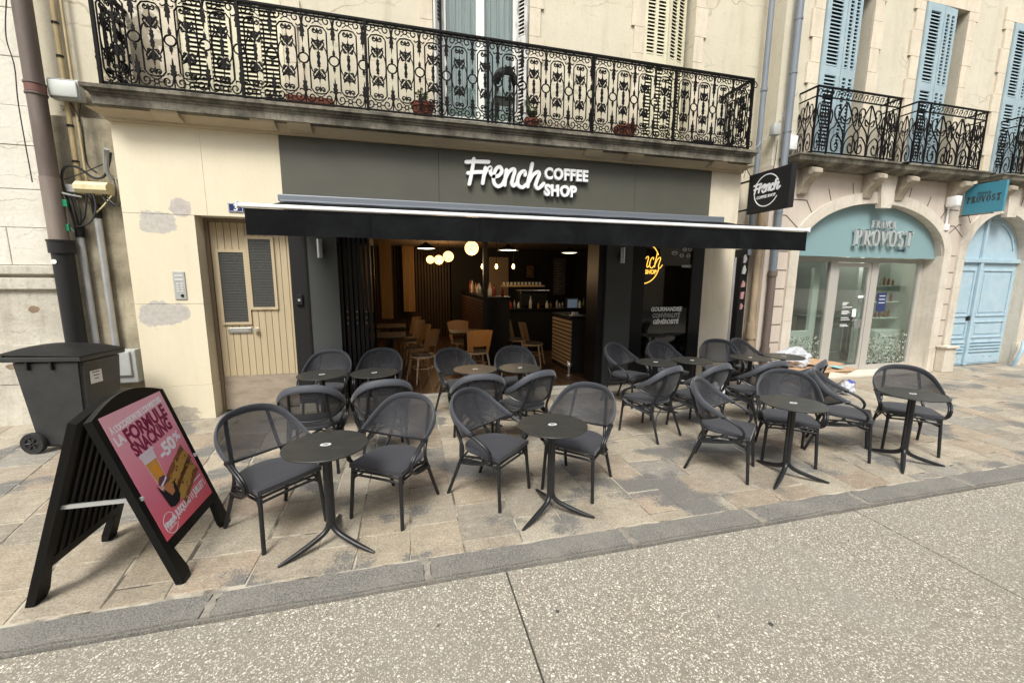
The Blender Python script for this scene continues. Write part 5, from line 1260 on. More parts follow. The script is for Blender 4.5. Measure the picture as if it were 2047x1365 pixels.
cable([(-3.83, 6.2, 2.45), (-3.75, 6.13, 2.44), (-3.64, 6.13, 2.50), (-3.58, 6.15, 2.66), (-3.60, 6.17, 2.84)], .011)
cable([(-3.63, 6.22, 2.70), (-3.63, 6.18, 2.78), (-3.68, 6.18, 2.86)], .020)
cable([(-3.82, 6.22, 2.45), (-3.80, 6.16, 2.62), (-3.84, 6.17, 2.84)], .012); cable([(-3.80, 6.22, 2.46), (-3.74, 6.15, 2.60), (-3.78, 6.17, 2.84)], .009); cable([(-3.82, 6.2, 2.45), (-3.70, 6.14, 2.55), (-3.66, 6.17, 2.84)], .009)
cable([(-3.63, 6.2, 2.60), (-3.52, 6.16, 2.68), (-3.42, 6.18, 2.82)], .008, M_cyel)
cable([(-3.92, 6.16, 2.83), (-3.82, 6.12, 2.80), (-3.70, 6.14, 2.78)], .011, M_cabg); cable([(-3.90, 6.22, 2.82), (-3.91, 6.2, 2.5), (-3.86, 6.2, 2.38)], .006, M_sticker)
cable([(-3.77, 6.29, 3.88), (-3.70, 6.28, 3.72), (-3.69, 6.29, 3.55), (-3.69, 6.29, 3.2), (-3.60, 6.29, 3.1)], .006); cable([(-3.66, 6.29, 3.88), (-3.69, 6.29, 3.76), (-3.71, 6.29, 3.66)], .004)
cable([(-4.02, 6.02, 4.8), (-4.09, 6.03, 4.4), (-4.06, 6.03, 4.1), (-4.08, 6.03, 3.7), (-4.07, 6.03, 2.9)], .006)
for x, z in ((-3.87, 2.70), (-3.885, 2.42)):
    b = NB(); bbox(b, x-.03, x+.03, 6.12, 6.15, z-.04, z+.04, .005); obj('cable_tag', b, M_green, cb)
# right side pipes
pipe('downpipe', 'slim grey downpipe left of the pair beside the black hanging sign', [('pipe_section', [(5.93, 6.16, 2.3), (5.93, 6.16, 9)], .045, M_pipeg), ('pipe_section', [(5.93, 6.2, 0), (5.93, 6.2, 2.3)], .04, M_castb)]+[('collar', [(5.93, 6.16, z), (5.93, 6.16, z+.05)], .055, M_pipeg) for z in (3.2, 5.0, 6.6)], group='downpipes beside the hanging sign')
pipe('downpipe', 'weathered tan pipe with a rough stone collar between the two grey downpipes', [('pipe_section', [(6.08, 6.10, 1.06), (6.08, 6.10, 3.4)], .062, M_pipet), ('pipe_section', [(6.08, 6.10, 0), (6.08, 6.10, .86)], .072, M_pipet), ('collar', [(6.08, 6.10, .86), (6.08, 6.10, 1.08)], .082, M_pipet), ('collar', [(6.08, 6.10, .80), (6.08, 6.10, .86)], .088, M_pipet)])
pipe('downpipe', 'blue grey zinc downpipe with brown lower part beside the pink stone pier', [('pipe_section', [(6.25, 5.92, 2.0), (6.25, 5.92, 9)], .056, M_pipeg), ('lower_section', [(6.25, 5.92, 0), (6.25, 5.92, 2.0)], .062, M_pipeb), ('collar', [(6.25, 5.92, 1.93), (6.25, 5.92, 2.02)], .074, M_pipeb), ('collar', [(6.25, 5.92, .55), (6.25, 5.92, .66)], .078, M_pipeb)]+[('collar', [(6.25, 5.92, z), (6.25, 5.92, z+.03)], .063, M_pipeg) for z in (3.0, 3.55, 4.3, 5.2, 6.0)])
pipe('cable_trunking', 'narrow pale grey cable trunking on the edge of the stone pillar right of the cafe', [('trunking_body', [(5.72, 6.24, .0), (5.72, 6.24, 2.26)], .03, M_galv)], 'trunking')
for (x, z, s, lab, nm) in ((6.42, 4.17, .09, 'small white box on the wall right of the zinc downpipe', 'wall_box'), (6.06, 4.35, .07, 'small grey box between the two grey downpipes', 'wall_box')):
    b = NB(); bbox(b, x-s, x+s, 5.93, 6.03, z-s*1.3, z+s*1.3, .015); obj(nm, b, M_white if s > .08 else M_grey, label=lab, cat='utility box', smooth=True)
b = NB(); tube(b, crom([(6.30, 5.85, 4.9), (6.1, 6.02, 4.4), (5.75, 6.1, 4.0), (5.72, 6.2, 3.6)], 6), .006, 6); obj('loose_cable', b, M_cabg, label='thin pale cable crossing the grey downpipes', cat='cable')
b = NB(); tube(b, crom([(5.55, 5.98, 3.70), (5.75, 6.02, 3.55), (5.95, 6.0, 3.58), (6.12, 6.0, 3.72), (6.15, 6.0, 4.2)], 6), .006, 6); obj('loose_cable', b, M_cable, label='thin black cable sagging from the balcony corner to the downpipes', cat='cable')
rnd = random.Random(8)
for k in range(5):
    z = 1.35+.2*k+rnd.uniform(-.03, .03); b = NB(); prism(b, [(5.80+rnd.uniform(-.01, .01), z), (5.86+rnd.uniform(-.02, .01), z+rnd.uniform(-.01, .02)), (5.87, z+rnd.uniform(.06, .14)), (5.83, z+rnd.uniform(.10, .16)), (5.80+rnd.uniform(-.01, .02), z+rnd.uniform(.08, .13))], XZ, 6.11, 6.135); obj('wall_sticker', b, rnd.choice([M_grey, pbr('faded_sticker', (.30, .29, .30), .7), pbr('pink_sticker', (.40, .22, .22), .7)]), label='torn paper sticker in the dark gap left of the tan pipe', cat='sticker', group='torn stickers beside the tan pipe')
b = NB(); box(b, 5.78, 5.90, 6.14, 6.31, 0, 2.4); obj('dark_slot_strip', b, M_black, label='tall black strip standing for the dark slot between the stone pillar and the tan pipe', cat='panel')  # black strip put in for the dark slot beside the pipes

# ================================================================= BIN
wbn = thing('wheelie_bin', 'dark grey wheelie bin with domed lid against the limestone wall', 'bin', (-3.62, 5.42, 0), R(-8))
def tbox(bm, a, bq, z0, z1):
    """tapered box from rect a=(x0,x1,y0,y1) at z0 to rect bq at z1"""
    v = [bm.verts.new(p) for p in ((a[0],a[2],z0),(a[1],a[2],z0),(a[1],a[3],z0),(a[0],a[3],z0),(bq[0],bq[2],z1),(bq[1],bq[2],z1),(bq[1],bq[3],z1),(bq[0],bq[3],z1))]
    for q in ((0,3,2,1),(4,5,6,7),(0,1,5,4),(1,2,6,5),(2,3,7,6),(3,0,4,7)): bm.faces.new([v[i] for i in q])
b = NB(); tbox(b, (-.205, .30, -.225, .225), (-.30, .36, -.255, .255), .05, 1.0); bmesh.ops.bevel(b, geom=list(b.edges), offset=.03, segments=3, affect='EDGES'); obj('bin_body', b, M_bin, wbn, False, True)
b = NB(); bbox(b, -.36, .385, -.285, .285, .985, 1.04, .012); bbox(b, -.44, -.36, -.24, .24, 1.0, 1.05, .012); obj('rim', b, M_bin, wbn, False)
b = NB()
for y in (-.31, ): 
    for x in (-.12, .10): box(b, x-.008, x+.008, -.285, -.245, .90, .985)
for x in (-.12, .10): box(b, x-.008, x+.008, .245, .285, .90, .985)
obj('rib', b, M_blackm, wbn, False)
b = NB(); rows = []
for j in range(9):
    v_ = -1+2*j/8; row = []
    for i in range(11):
        u = -1+2*i/10; row.append(b.verts.new((.005+u*.39, v_*.295, 1.043+.075*(1-abs(u)**4)*(1-abs(v_)**4)+.02*(1-u)/2)))
    rows.append(row)
for j in range(8):
    for i in range(10): b.faces.new((rows[j][i], rows[j][i+1], rows[j+1][i+1], rows[j+1][i]))
bmesh.ops.solidify(b, geom=list(b.faces), thickness=.02)
obj('lid', b, M_bin, wbn, False, True)
b = NB(); tube(b, [(-.45, -.22, 1.03), (-.45, .22, 1.03)], .016, 10); obj('handle', b, M_bin, wbn, False, True)
b = NB(); tube(b, [(-.20, -.24, .115), (-.20, .24, .115)], .012, 8); obj('axle', b, M_steel, wbn, False)
for s in (-1, 1):
    b = NB(); lathe(b, [(.066, -.025), (.108, -.028), (.115, -.015), (.115, .015), (.108, .028), (.066, .025), (.064, 0), (.066, -.025)], (-.20, s*.255, .115), 28, axis='y', nocap=True); w_ = obj('wheel', b, M_rubber, wbn, False, True)
    b = NB(); lathe(b, [(0, -.012), (.068, -.012), (.068, .012), (0, .012)], (-.20, s*.255, .115), 20, axis='y')
    for k in range(6): tube(b, [(-.20+.012*math.cos(k*1.047), s*.275, .115+.012*math.sin(k*1.047)), (-.20+.062*math.cos(k*1.047), s*.275, .115+.062*math.sin(k*1.047))], .009, 5)
    h_ = obj('hub', b, M_bin, None); h_.parent = w_
b = NB(); box(b, .333, .339, -.16, -.02, .72, .88)
Mx = Matrix.Rotation(R(6.2), 4, 'Y'); st_ = obj('bin_label', b, M_sticker, wbn, False); st_.location = (.012, 0, 0)
b = NB()
for k in range(3): box(b, .3395, .341, -.135+.01*k, -.045-.01*k, .835-.035*k, .843-.035*k)
q = obj('label_print', b, M_blackm, None); q.parent = st_
# ================================================================= SANDWICH BOARD
sb = thing('sandwich_board', 'black A-frame pavement board with a pink snack offer poster facing right', 'sandwich board', (-1.765, 3.01, 0))
# local frame of a leaf: u along the width (-y -> +y), v up the leaf, w outward
def leaf_fn(side):
    foot = Vector((side*.375, 0, 0)); top = Vector((side*.018, 0, 1.14)); up = (top-foot); L = up.length; up.normalize(); up *= 1.055; out = Vector((up.z*side, 0, -up.x*side)).normalized()
    return (lambda u, v, w: tuple(foot+Vector((0, u, 0))+up*v+out*w)), L
for side in (1, -1):
    fn, L = leaf_fn(side); b = NB()
    def sbar(u0, u1, v0, v1, w0=-.03, w1=.012): prism(b, [(u0, v0), (u1, v0), (u1, v1), (u0, v1)], fn, w0, w1)
    HW = .345
    prism(b, [(-HW, 0), (-HW+.085, 0), (-HW+.10, .05), (-HW+.07, .22), (-HW+.06, .26), (-HW+.055, 1.04), (-HW, 1.04)], fn, -.03, .012)
    prism(b, [(HW, 0), (HW-.085, 0), (HW-.10, .05), (HW-.07, .22), (HW-.06, .26), (HW-.055, 1.04), (HW, 1.04)][::-1], fn, -.03, .012)
    sbar(-HW+.055, HW-.055, .20, .262)
    n = 16; poly = [(-HW, 1.04)]+[(HW, 1.04)]+[(HW-2*HW*k/n, 1.055+.082*math.sin(math.pi*k/n)) for k in range(n+1)]
    prism(b, poly, fn, -.03, .012)
    fo = obj('leaf_frame', b, M_sbw, sb, False)
    b = NB(); sbar(-HW+.05, HW-.05, .24, 1.05, -.024, -.006)
    obj('leaf_panel', b, M_sbr, fo, False)
    b = NB()
    for k in range(9): u = -HW+.09+.062*k; sbar(u, u+.024, .27, 1.03, -.036, -.0245)
    obj('panel_rib', b, M_sbw, fo, False)
    for s in (-1, 1):
        b = NB(); prism(b, [(s*(HW-.01), -.002), (s*(HW-.075), -.002), (s*(HW-.075), .02), (s*(HW-.01), .02)], fn, -.034, .016); obj('rubber_foot', b, M_rubber, fo, False)
b = NB(); box(b, -.225, .225, -.318, -.306, .555, .578); obj('stay_bar', b, M_galv, sb, False)
b = NB(); box(b, -.225, .225, .306, .318, .555, .578); obj('stay_bar', b, M_galv, sb, False)
fn, L = leaf_fn(1)
def poster_mat():
    m, nt, b_ = nodes('poster_pink'); tc = nt.nodes.new('ShaderNodeTexCoord'); sp = nt.nodes.new('ShaderNodeSeparateXYZ'); nt.links.new(tc.outputs['Object'], sp.inputs[0])
    mr = nt.nodes.new('ShaderNodeMapRange'); mr.inputs[1].default_value = .25; mr.inputs[2].default_value = 1.0; nt.links.new(sp.outputs['Z'], mr.inputs[0])
    nt.links.new(ramp(nt, mr.outputs[0], ((0, (.76, .10, .145)), (.35, (.74, .19, .275)), (.7, (.76, .29, .375)), (1, (.76, .39, .465)))), b_.inputs['Base Color']); b_.inputs['Roughness'].default_value = .35; return m
PW = .298
b = NB(); prism(b, [(-PW, .262), (PW, .262), (PW, 1.052), (-PW, 1.052)], fn, .004, .0135); po = obj('poster', b, poster_mat(), sb, False)
M_plum = pbr('plum_ink', (.20, .008, .055), .5); M_wink = pbr('white_ink', (.78, .76, .80), .5)
f0, up_ = Vector(fn(0, 0, .0137)), None
O = Vector(fn(0, 0, 0)); U = Vector(fn(1, 0, 0))-O; V = Vector(fn(0, 1, 0))-O; Wn = Vector(fn(0, 0, 1))-O
PM = Matrix((( U.x, V.x, Wn.x, 0), (U.y, V.y, Wn.y, 0), (U.z, V.z, Wn.z, 0), (0, 0, 0, 1)))
def ptext(bm, s, u, v, size, w, rot=9, mi=0, off=.002, h=.0142):
    t = text_bm(s, size, .0006, off=off); xs_ = [q.co.x for q in t.verts]; k = w/(max(xs_)-min(xs_))
    add(bm, t, Matrix.Translation(Vector(fn(u, v, h))) @ PM @ Matrix.Rotation(R(rot), 4, 'Z') @ Matrix.Scale(k, 4, (1, 0, 0)), mi)
b = NB()
ptext(b, "À L'OCCASION DE L'OUVERTURE", .0, .965, .050, .54, 5); ptext(b, 'LA', -.235, .875, .075, .080, 5, off=.003); ptext(b, '-50', .10, .675, .115, .19, 8, off=.005); ptext(b, '%', .235, .715, .075, .075, 8, off=.002)
ptext(b, "JUSQU'AU 11 JUILLET !", .075, .335, .062, .40, 4, off=.003); 
for k in range(14): ribbon(b, [(-.06+.024*k, .405+.0015*k), (-.045+.024*k, .406+.0015*k)], .004, .0142, .0148, fn, caps=3)
french(b, lambda u, v, w_: fn(-.262+u, .325+v+u*.12, .0142+w_*.1), .125, .035, .004)
ribbon(b, arcpts(-.20, .33, .062, .062, 25, 160, 20), .0022, .0142, .0148, fn); ribbon(b, arcpts(-.20, .33, .062, .062, 200, 335, 20), .0022, .0142, .0148, fn)
ptext(b, 'COFFEE SHOP', -.20, .297, .016, .085, 4, off=.0003)
obj('white_print', b, M_wink, po, False)
b = NB(); ptext(b, 'FORMULE', .035, .875, .115, .44, 5, off=.005); ptext(b, 'SNACKING', .03, .785, .115, .43, 5, off=.005); obj('plum_print', b, M_plum, po, False)
# printed pictures: drink, toasted sandwiches, muffin
b = NB()
def pp(poly, mi, h): prism(b, poly, fn, h, h+.0005, mi)
pp([(-.165, .745), (-.035, .755), (-.055, .52), (-.135, .515)], 0, .0142); pp([(-.158, .70), (-.045, .70), (-.058, .53), (-.132, .525)], 1, .0148)
pp([(-.12, .66), (-.07, .68), (-.06, .60), (-.10, .58)], 7, .0154)
pp([(-.175, .745), (-.025, .757), (-.028, .775), (-.172, .765)], 0, .0154)
rnd = random.Random(6)
for (c0, c1) in (((-.045, .50), (.245, .615)), ((-.02, .405), (.255, .52))):
    d = Vector((c1[0]-c0[0], c1[1]-c0[1])); s = Vector((-d.y, d.x)).normalized()
    for mi, w0, w1, h in ((2, .025, .065, .0148), (3, -.03, .03, .0151), (2, -.062, -.025, .0148)):
        n = 12; top = [(c0[0]+d.x*k/n+s.x*(w1+rnd.uniform(-.006, .006)), c0[1]+d.y*k/n+s.y*(w1+rnd.uniform(-.006, .006))) for k in range(n+1)]; bot = [(c0[0]+d.x*k/n+s.x*(w0+rnd.uniform(-.006, .006)), c0[1]+d.y*k/n+s.y*(w0+rnd.uniform(-.006, .006))) for k in range(n, -1, -1)]
        pp(top+bot, mi, h)
    for k in range(36):
        t_ = rnd.uniform(.03, .97); w0 = rnd.uniform(-.055, .06); c_ = (c0[0]+d.x*t_+s.x*w0, c0[1]+d.y*t_+s.y*w0); rr = rnd.uniform(.004, .013)
        pp([(c_[0]+rr*math.cos(j*1.257)*rnd.uniform(.6, 1.2), c_[1]+rr*math.sin(j*1.257)*rnd.uniform(.5, 1)) for j in range(5)], rnd.choice((2, 3, 4, 4, 8)), .0156+.0001*(k % 5))
pp([(-.165, .56), (-.14, .40), (-.10, .385), (-.045, .39), (-.01, .42), (.0, .52), (-.04, .48), (-.09, .535), (-.13, .50)], 5, .0162)
pp([(-.12, .515), (-.085, .54), (-.03, .51), (-.04, .46), (-.08, .45)], 6, .0168); pp([(-.145, .555), (-.11, .59), (-.06, .585), (-.04, .55), (-.08, .53), (-.125, .535)], 8, .0168); pp([(-.13, .545), (-.08, .56), (-.055, .575), (-.05, .56), (-.09, .545), (-.125, .53)], 0, .0175)
obj('food_picture', b, [pbr('pale_lilac_ink', (.70, .62, .68), .4), pbr('amber_ink', (.62, .30, .07), .4), pbr('crust_ink', (.22, .085, .03), .4), pbr('cheese_ink', (.46, .27, .06), .4), pbr('brown_ink', (.10, .035, .02), .4), M_blackm, pbr('cake_ink', (.50, .20, .08), .4), pbr('orange_ink', (.75, .30, .03), .4), pbr('purple_ink', (.12, .05, .08), .4)], po, False)

# ================================================================= TERRACE TABLES
def make_table():
    t = thing('bistro_table', 'x', 'table', (0, 0, 0), group='round black bistro tables on the terrace')
    b = NB(); lathe(b, [(.262, .722), (.270, .724), (.2725, .728), (.2725, .733), (.270, .7355)], (0, 0, 0), 64); obj('table_top', b, M_tabletop, t, False, True)
    b = NB(); lathe(b, [(0, .7358), (.036, .7358), (.036, .7366), (0, .7366)], (0, 0, 0), 24)
    for v in b.verts: v.co.y *= .72
    obj('oval_sticker', b, pbr('silver_sticker', (.60, .61, .60), .3), t, False)
    b = NB(); ribbon(b, [(-.014, .004), (-.004, .010), (.004, .004), (.014, .008)], .004, .7368, .7372, XY); ribbon(b, [(-.012, -.008), (.012, -.008)], .003, .7368, .7372, XY)
    obj('sticker_print', b, M_blackm, t, False)
    b = NB()
    for k in range(3): tube(b, [(.0135*math.cos(k*2.094+.5), .0135*math.sin(k*2.094+.5), .14), (.0135*math.cos(k*2.094+.5), .0135*math.sin(k*2.094+.5), .70)], .020, 12)
    lathe(b, [(.034, .70), (.05, .712), (.09, .7215)], (0, 0, 0), 20)
    obj('column', b, M_frame, t, False, True)
    for k in range(3):
        a_ = R((-148, -32, 90)[k]); c_, s_ = math.cos(a_), math.sin(a_)
        prof = crom([(.012, .16), (.022, .13), (.06, .095), (.14, .062), (.24, .032), (.352, .008)], 4)
        b = NB(); tube(b, [(p.x*c_, p.x*s_, p.y) for p in prof], [.019]*(len(prof)-6)+[.018, .0165, .015, .013, .0105, .007], 12, sx=1.15); obj('leg', b, M_frame, t, False, True)
    return t
tb0 = make_table()
tpos = [(-.57, 2.87, 0, 'nearest bistro table, leftmost in the front row beside the sandwich board'), (1.07, 2.88, 2, 'second bistro table of the front row, near the middle of the terrace'), (3.45, 2.90, -3, 'third bistro table of the front row, with the widest gap on its left'), (4.93, 2.87, 1, 'rightmost bistro table of the front row, standing at the far right'),
  (-1.0, 5.08, 14, 'back row bistro table farthest left, close to the tan door'), (-.41, 5.04, 40, 'back row bistro table second from left in front of the folded doors'), (.80, 4.97, 9, 'back row bistro table left of the two in front of the open cafe'), (1.37, 4.92, 55, 'back row bistro table right of the two in front of the open cafe'),
  (3.30, 4.86, 20, 'back row bistro table in front of the neon window, left one'), (3.88, 4.86, 70, 'back row bistro table in front of the neon window, right one'), (4.87, 4.85, 33, 'back row bistro table in front of the stone pillar, left one'), (5.45, 4.82, 85, 'back row bistro table farthest right beside the cardboard')]
for i, (x, y, a_, lab) in enumerate(tpos):
    o = tb0 if i == 0 else copy_tree(tb0)
    o.location = (x, y, 0); o.rotation_euler = (0, 0, R(a_)); o['label'] = lab

# ================================================================= TERRACE CHAIRS
def make_chair():
    t = thing('terrace_chair', 'x', 'chair', (0, 0, 0), group='dark woven terrace armchairs')
    half = [(0, .325, .858), (.10, .316, .850), (.185, .288, .822), (.245, .240, .772), (.280, .172, .712), (.292, .085, .662), (.293, .0, .622)]
    arm = [(.293, 0, .622), (.295, -.08, .588), (.291, -.15, .545), (.284, -.185, .495), (.276, -.175, .44), (.264, -.115, .395), (.248, -.02, .362), (.228, .08, .335), (.208, .185, .312)]
    mir = lambda P: [(-p[0], p[1], p[2]) for p in P]
    rim = crom(mir(half)[::-1]+half[1:], 5)
    # woven back: between rim and lower arc
    low = [(-.293, .0, .622), (-.265, .085, .580), (-.205, .165, .540), (-.11, .212, .520), (0, .228, .513), (.11, .212, .520), (.205, .165, .540), (.265, .085, .580), (.293, .0, .622)]
    lowc = crom(low, 5); n = len(rim)-1
    def samp(c, t_): f = t_*(len(c)-1); i = min(int(f), len(c)-2); return c[i].lerp(c[i+1], f-i)
    b = NB(); rows = []; m_ = 8; NN = 44
    for j in range(m_+1):
        v_ = j/m_; row = []
        for i in range(NN+1):
            t_ = i/NN; p = samp(rim, t_).lerp(samp(lowc, t_), v_); bulge = .018*math.sin(math.pi*v_)*math.sin(math.pi*t_)
            row.append(b.verts.new((p.x, p.y+bulge, p.z)))
        rows.append(row)
    for j in range(m_):
        for i in range(NN): b.faces.new((rows[j][i], rows[j][i+1], rows[j+1][i+1], rows[j+1][i]))
    bmesh.ops.remove_doubles(b, verts=b.verts, dist=.0005)
    obj('backrest', b, M_fabm, t, False, True, recalc=True)
    # padded sleeve round the rim
    b = NB(); m2 = len(rim); tube(b, rim, [.016+.015*math.sin(math.pi*i/(m2-1))**.5 for i in range(m2)], 12, sx=.40, sy=1.15, up=(0, -.45, 1)); rs = obj('back_sleeve', b, M_sleeve, t, False, True)
    b = NB(); tube(b, [p+Vector((0, .004, 0)) for p in lowc[2:-2]], .0095, 8); obj('lower_back_rail', b, M_frame, t, False, True)
    for s in (-1, 1):
        A = crom([(s*p[0], p[1], p[2]) for p in arm], 5)
        b = NB(); tube(b, [p+Vector((s*.009, 0, 0)) for p in A], .0115, 10); tube(b, [p+Vector((-s*.010, .004, -.002)) for p in A], .0105, 10)
        lathe(b, [(.021, -.02), (.021, .02)], (s*.293, -.012, .617), 10, axis='y'); obj('armrest', b, M_frame, t, False, True)
    # seat: square front, round back
    prof = []
    hw, fy = .232, -.235
    out = [(-hw, fy), (hw, fy)]+[(hw*1.0, .02)]+[(hw*math.cos(R(a_)), .02+.20*math.sin(R(a_))) for a_ in range(10, 171, 10)]+[(-hw, .02)]
    b = NB(); 
    C0 = [b.verts.new((0, -.02, .446))]
    r1 = [b.verts.new((x*.62, -.02+(y+.02)*.62, .448)) for x, y in out]; r2 = [b.verts.new((x*.93, -.02+(y+.02)*.93, .4525)) for x, y in out]
    r3 = [b.verts.new((x, y, .450)) for x, y in out]; r4 = [b.verts.new((x, y, .416 if y < -.2 else .430)) for x, y in out]; r5 = [b.verts.new((x*.9, y*.9, .43)) for x, y in out]
    k = len(out)
    for i in range(k):
        j = (i+1) % k; b.faces.new((C0[0], r1[i], r1[j]))
        for A, Bv in ((r1, r2), (r2, r3), (r3, r4), (r4, r5)): b.faces.new((A[i], Bv[i], Bv[j], A[j]))
    b.faces.new(r5[::-1]); obj('seat', b, M_fab, t, False, True)
    for s in (-1, 1):
        b = NB(); tube(b, [(s*.212, -.215, .43), (s*.232, -.245, 0)], [.0155, .0145], 10); obj('leg', b, M_frame, t, False, True)
        b = NB(); tube(b, crom([(s*.228, .305, 0), (s*.205, .20, .28), (s*.192, .165, .42), (s*.172, .232, .55), (s*.16, .285, .70), (s*.15, .318, .81)], 4), .0145, 10); obj('leg', b, M_frame, t, False, True)
        b = NB()
        for z, q in ((.395, 0), (.362, 1)): tube(b, crom([(s*.214, -.215, z-.05*q*0), (s*.217, -.02, z+.005), (s*.197, .18, z-.03)], 4), .0095, 8)
        tube(b, crom([(s*.216, -.222, .30), (s*.21, -.17, .37), (s*.19, -.13, .405)], 4), .0085, 8); obj('side_stretcher', b, M_frame, t, False, True)
    b = NB(); 
    for y, z in ((-.222, .392), (-.226, .36)): tube(b, crom([(-.213, y, z-.0), (-.1, y-.006, z+.008), (.1, y-.006, z+.008), (.213, y, z)], 3), .0095, 8)
    obj('front_stretcher', b, M_frame, t, False, True)
    b = NB(); tube(b, crom([(-.213, -.22, .33), (-.12, -.05, .36), (0, 0, .37), (.12, .07, .36), (.20, .19, .33)], 4), .008, 8); tube(b, crom([(.213, -.22, .33), (.12, -.05, .345), (0, 0, .352), (-.12, .07, .345), (-.20, .19, .33)], 4), .008, 8)
    tube(b, crom([(-.215, .245, .17), (-.15, .22, .30), (0, .20, .37), (.15, .22, .30), (.215, .245, .17)], 4), .008, 8)
    obj('cross_stretcher', b, M_frame, t, False, True)
    return t
ch0 = make_chair()
# x, y, facing direction in degrees, label
cpos = [(-1.00, 3.19, -46, 'front row chair at the far left next to the sandwich board, turned right'), (-.15, 3.24, -123, 'front row chair right of the nearest table, turned left towards it'),
 (.67, 3.30, -47, 'front row chair left of the second table, open arm towards the camera'), (1.455, 3.25, -134, 'front row chair right of the second table, facing down left'),
 (3.00, 3.20, -50, 'front row chair left of the third table, seen side on'), (3.87, 3.30, -128, 'front row chair behind the third table, facing the camera'),
 (4.60, 3.27, -52, 'front row chair between the third and rightmost tables, seen side on'), (5.44, 3.20, -132, 'front row chair behind the rightmost table, facing the camera'),
 (-.93, 4.27, 92, 'middle row chair at the far left with its back to the camera'), (-.29, 4.34, 100, 'middle row chair second from left with its back to the camera'),
 (.72, 4.38, 90, 'middle row chair square to the cafe opening, back to the camera'), (1.27, 4.36, 113, 'middle row chair turned left at the right of the cafe opening'),
 (2.82, 4.24, 112, 'middle row chair with back to the camera left of the front row side-on chair'), (3.50, 4.24, 106, 'middle row chair with back to the camera behind the third front table'),
 (4.36, 4.25, 95, 'middle row chair second from right, almost hidden behind the front chair'), (4.86, 4.14, 118, 'middle row chair farthest right, back turned to the camera'),
 (-1.06, 5.62, -97, 'back row chair farthest left against the tan door'), (-.40, 5.62, -98, 'back row chair in front of the grey column beside the folded doors'),
 (.66, 5.45, -68, 'back row chair left of the two in front of the open cafe'), (1.45, 5.42, -98, 'back row chair right of the two in front of the open cafe'),
 (3.20, 5.42, -62, 'back row chair in front of the right grey column, turned right'), (3.96, 5.48, -80, 'back row chair below the neon window'),
 (4.86, 5.42, -118, 'back row chair in front of the stone pillar, turned left'), (5.48, 5.42, -72, 'back row chair farthest right below the tan pipe')]
for i, (x, y, th, lab) in enumerate(cpos):
    o = ch0 if i == 0 else copy_tree(ch0)
    o.location = (x, y, 0); o.rotation_euler = (0, 0, R(th+90)); o['label'] = lab
t = thing('ashtray', None, None)
bpy.data.objects.remove(t)

# ================================================================= RUBBISH BY THE PILLAR
def crumple(name, c, rx, ry, rz, mat, lab, seed, cat):
    rnd = random.Random(seed); b = NB(); bmesh.ops.create_icosphere(b, subdivisions=4, radius=1)
    from mathutils import noise as mn
    for v in b.verts:
        d = 1+.35*mn.noise(v.co*1.8+Vector((seed, 0, 0)))+.16*mn.noise(v.co*5+Vector((0, seed, 0)))
        v.co = Vector((v.co.x*rx*d, v.co.y*ry*d, max(-rz*.8, v.co.z*rz*d)))
    o = obj(name, b, mat, label=lab, cat=cat); o.location = (c[0], c[1], c[2]+rz*.8); return o
crumple('plastic_bag', (6.35, 5.42, .42), .26, .2, .17, M_bagw, 'crumpled clear white plastic bag on top of the cardboard pile', 3, 'bag')
crumple('plastic_bag', (4.72, 5.25, 0), .16, .13, .15, M_bagw, 'small white and red plastic bag under the back row tables', 8, 'bag')
crumple('plastic_bag', (7.0, 5.0, 0), .16, .12, .12, M_bagw, 'small white bag on the paving at the right of the cardboard pile', 12, 'bag')
crumple('paper_wrapper', (7.05, 4.97, .13), .08, .06, .06, M_blueitem, 'blue crumpled wrapper lying on the small white bag', 15, 'wrapper')
crumple('paper_wrapper', (4.78, 5.15, .13), .07, .05, .05, M_red, 'red crumpled wrapper on the bag under the back row tables', 17, 'wrapper')
cdb = thing('cardboard_box', 'open brown cardboard box full of flattened card beside the farthest right back table', 'box', (6.45, 5.35, 0))
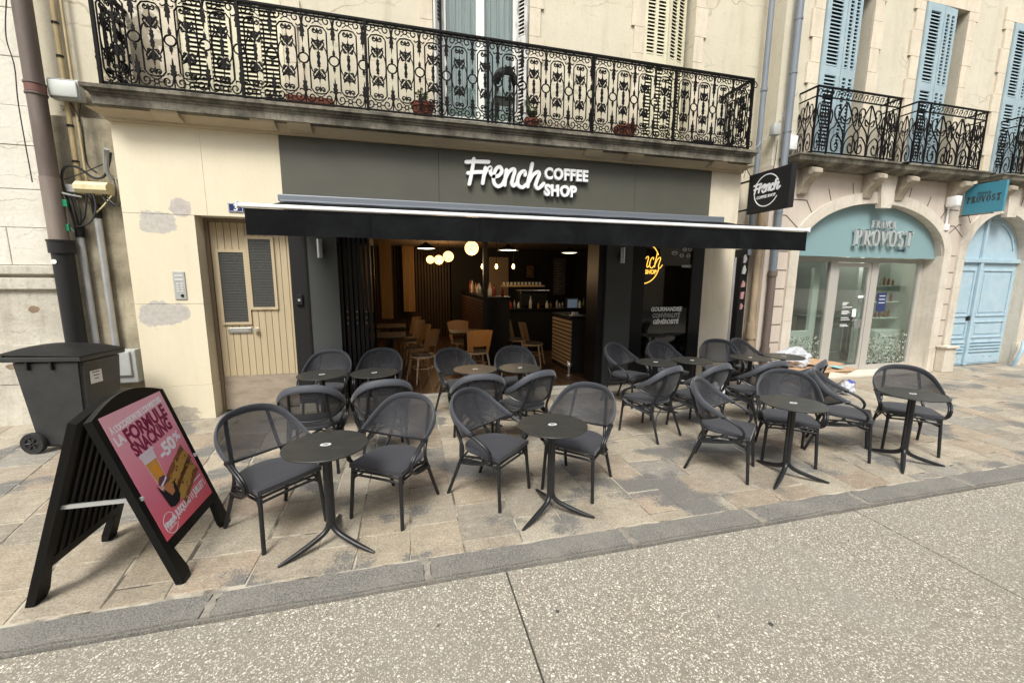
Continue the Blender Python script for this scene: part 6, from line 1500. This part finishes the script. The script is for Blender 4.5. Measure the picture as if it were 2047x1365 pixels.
b = NB(); tbox(b, (6.05, 6.75, 5.15, 5.60), (6.0, 6.8, 5.12, 5.63), 0, .42); obj('box_body', b, M_card, cdb)
b = NB(); tbox(b, (6.1, 6.9, 4.95, 5.14), (6.1, 6.95, 4.85, 5.1), .40, .43)
for k, (x, y, z, a_) in enumerate(((6.7, 5.3, .45, 12), (6.9, 5.15, .40, 25), (6.5, 5.45, .48, -8))):
    box(b, -.35, .35, -.25, .25, 0, .008, M=Matrix.Translation((x, y, z)) @ Matrix.Rotation(R(a_), 4, 'Z') @ Matrix.Rotation(R(6*k-5), 4, 'Y'))
obj('card_sheet', b, M_card, cdb)
b = NB(); box(b, 6.72, 6.86, 4.95, 5.12, .462, .466); obj('blue_leaflet', b, pbr('pale_blue_paper', (.25, .55, .62), .6), label='small pale blue leaflet lying on the cardboard sheets', cat='leaflet')

# ================================================================= OPPOSITE SIDE OF THE STREET (seen only in reflections)
op = thing('opposite_building', 'plain cream building across the street, seen only as a reflection', 'building', (4, -9.5, 0))
holes = [(x, x+1.1, z, z+1.9) for z in (4.2, 7.4) for x in (-12, -9, -6, -3, 0, 3, 6, 9, 12, 15, 18)]+[(x, x+2.4, .1, 2.7) for x in (-10, -5, 0, 5, 10, 15)]
b = NB(); wall(b, -18, 24, 0, 10.5, -10, -9.6, holes); obj('street_wall', b, M_upper, op)
b = NB(); box(b, -18, 24, -12, -11.5, 0, 10.4); obj('dark_rooms', b, M_saloni, op)
ra = thing('shop_awning', 'red shop awning across the street, seen only as a reflection', 'awning', (8, -9, 3))
b = NB(); quad(b, ((4.5, -9.6, 3.2), (13, -9.6, 3.2), (13, -7.8, 2.6), (4.5, -7.8, 2.6))); quad(b, ((4.5, -7.8, 2.6), (13, -7.8, 2.6), (13, -7.8, 2.35), (4.5, -7.8, 2.35))); bmesh.ops.solidify(b, geom=list(b.faces), thickness=.01); obj('awning_cloth', b, pbr('red_cloth', (.35, .02, .03), .8), ra)
b = NB(); box(b, -24, 34, -9.6, -6.35, -.06, .0); obj('opposite_pavement', b, pbr('far_paving', (.33, .30, .25), .85), kind='structure')
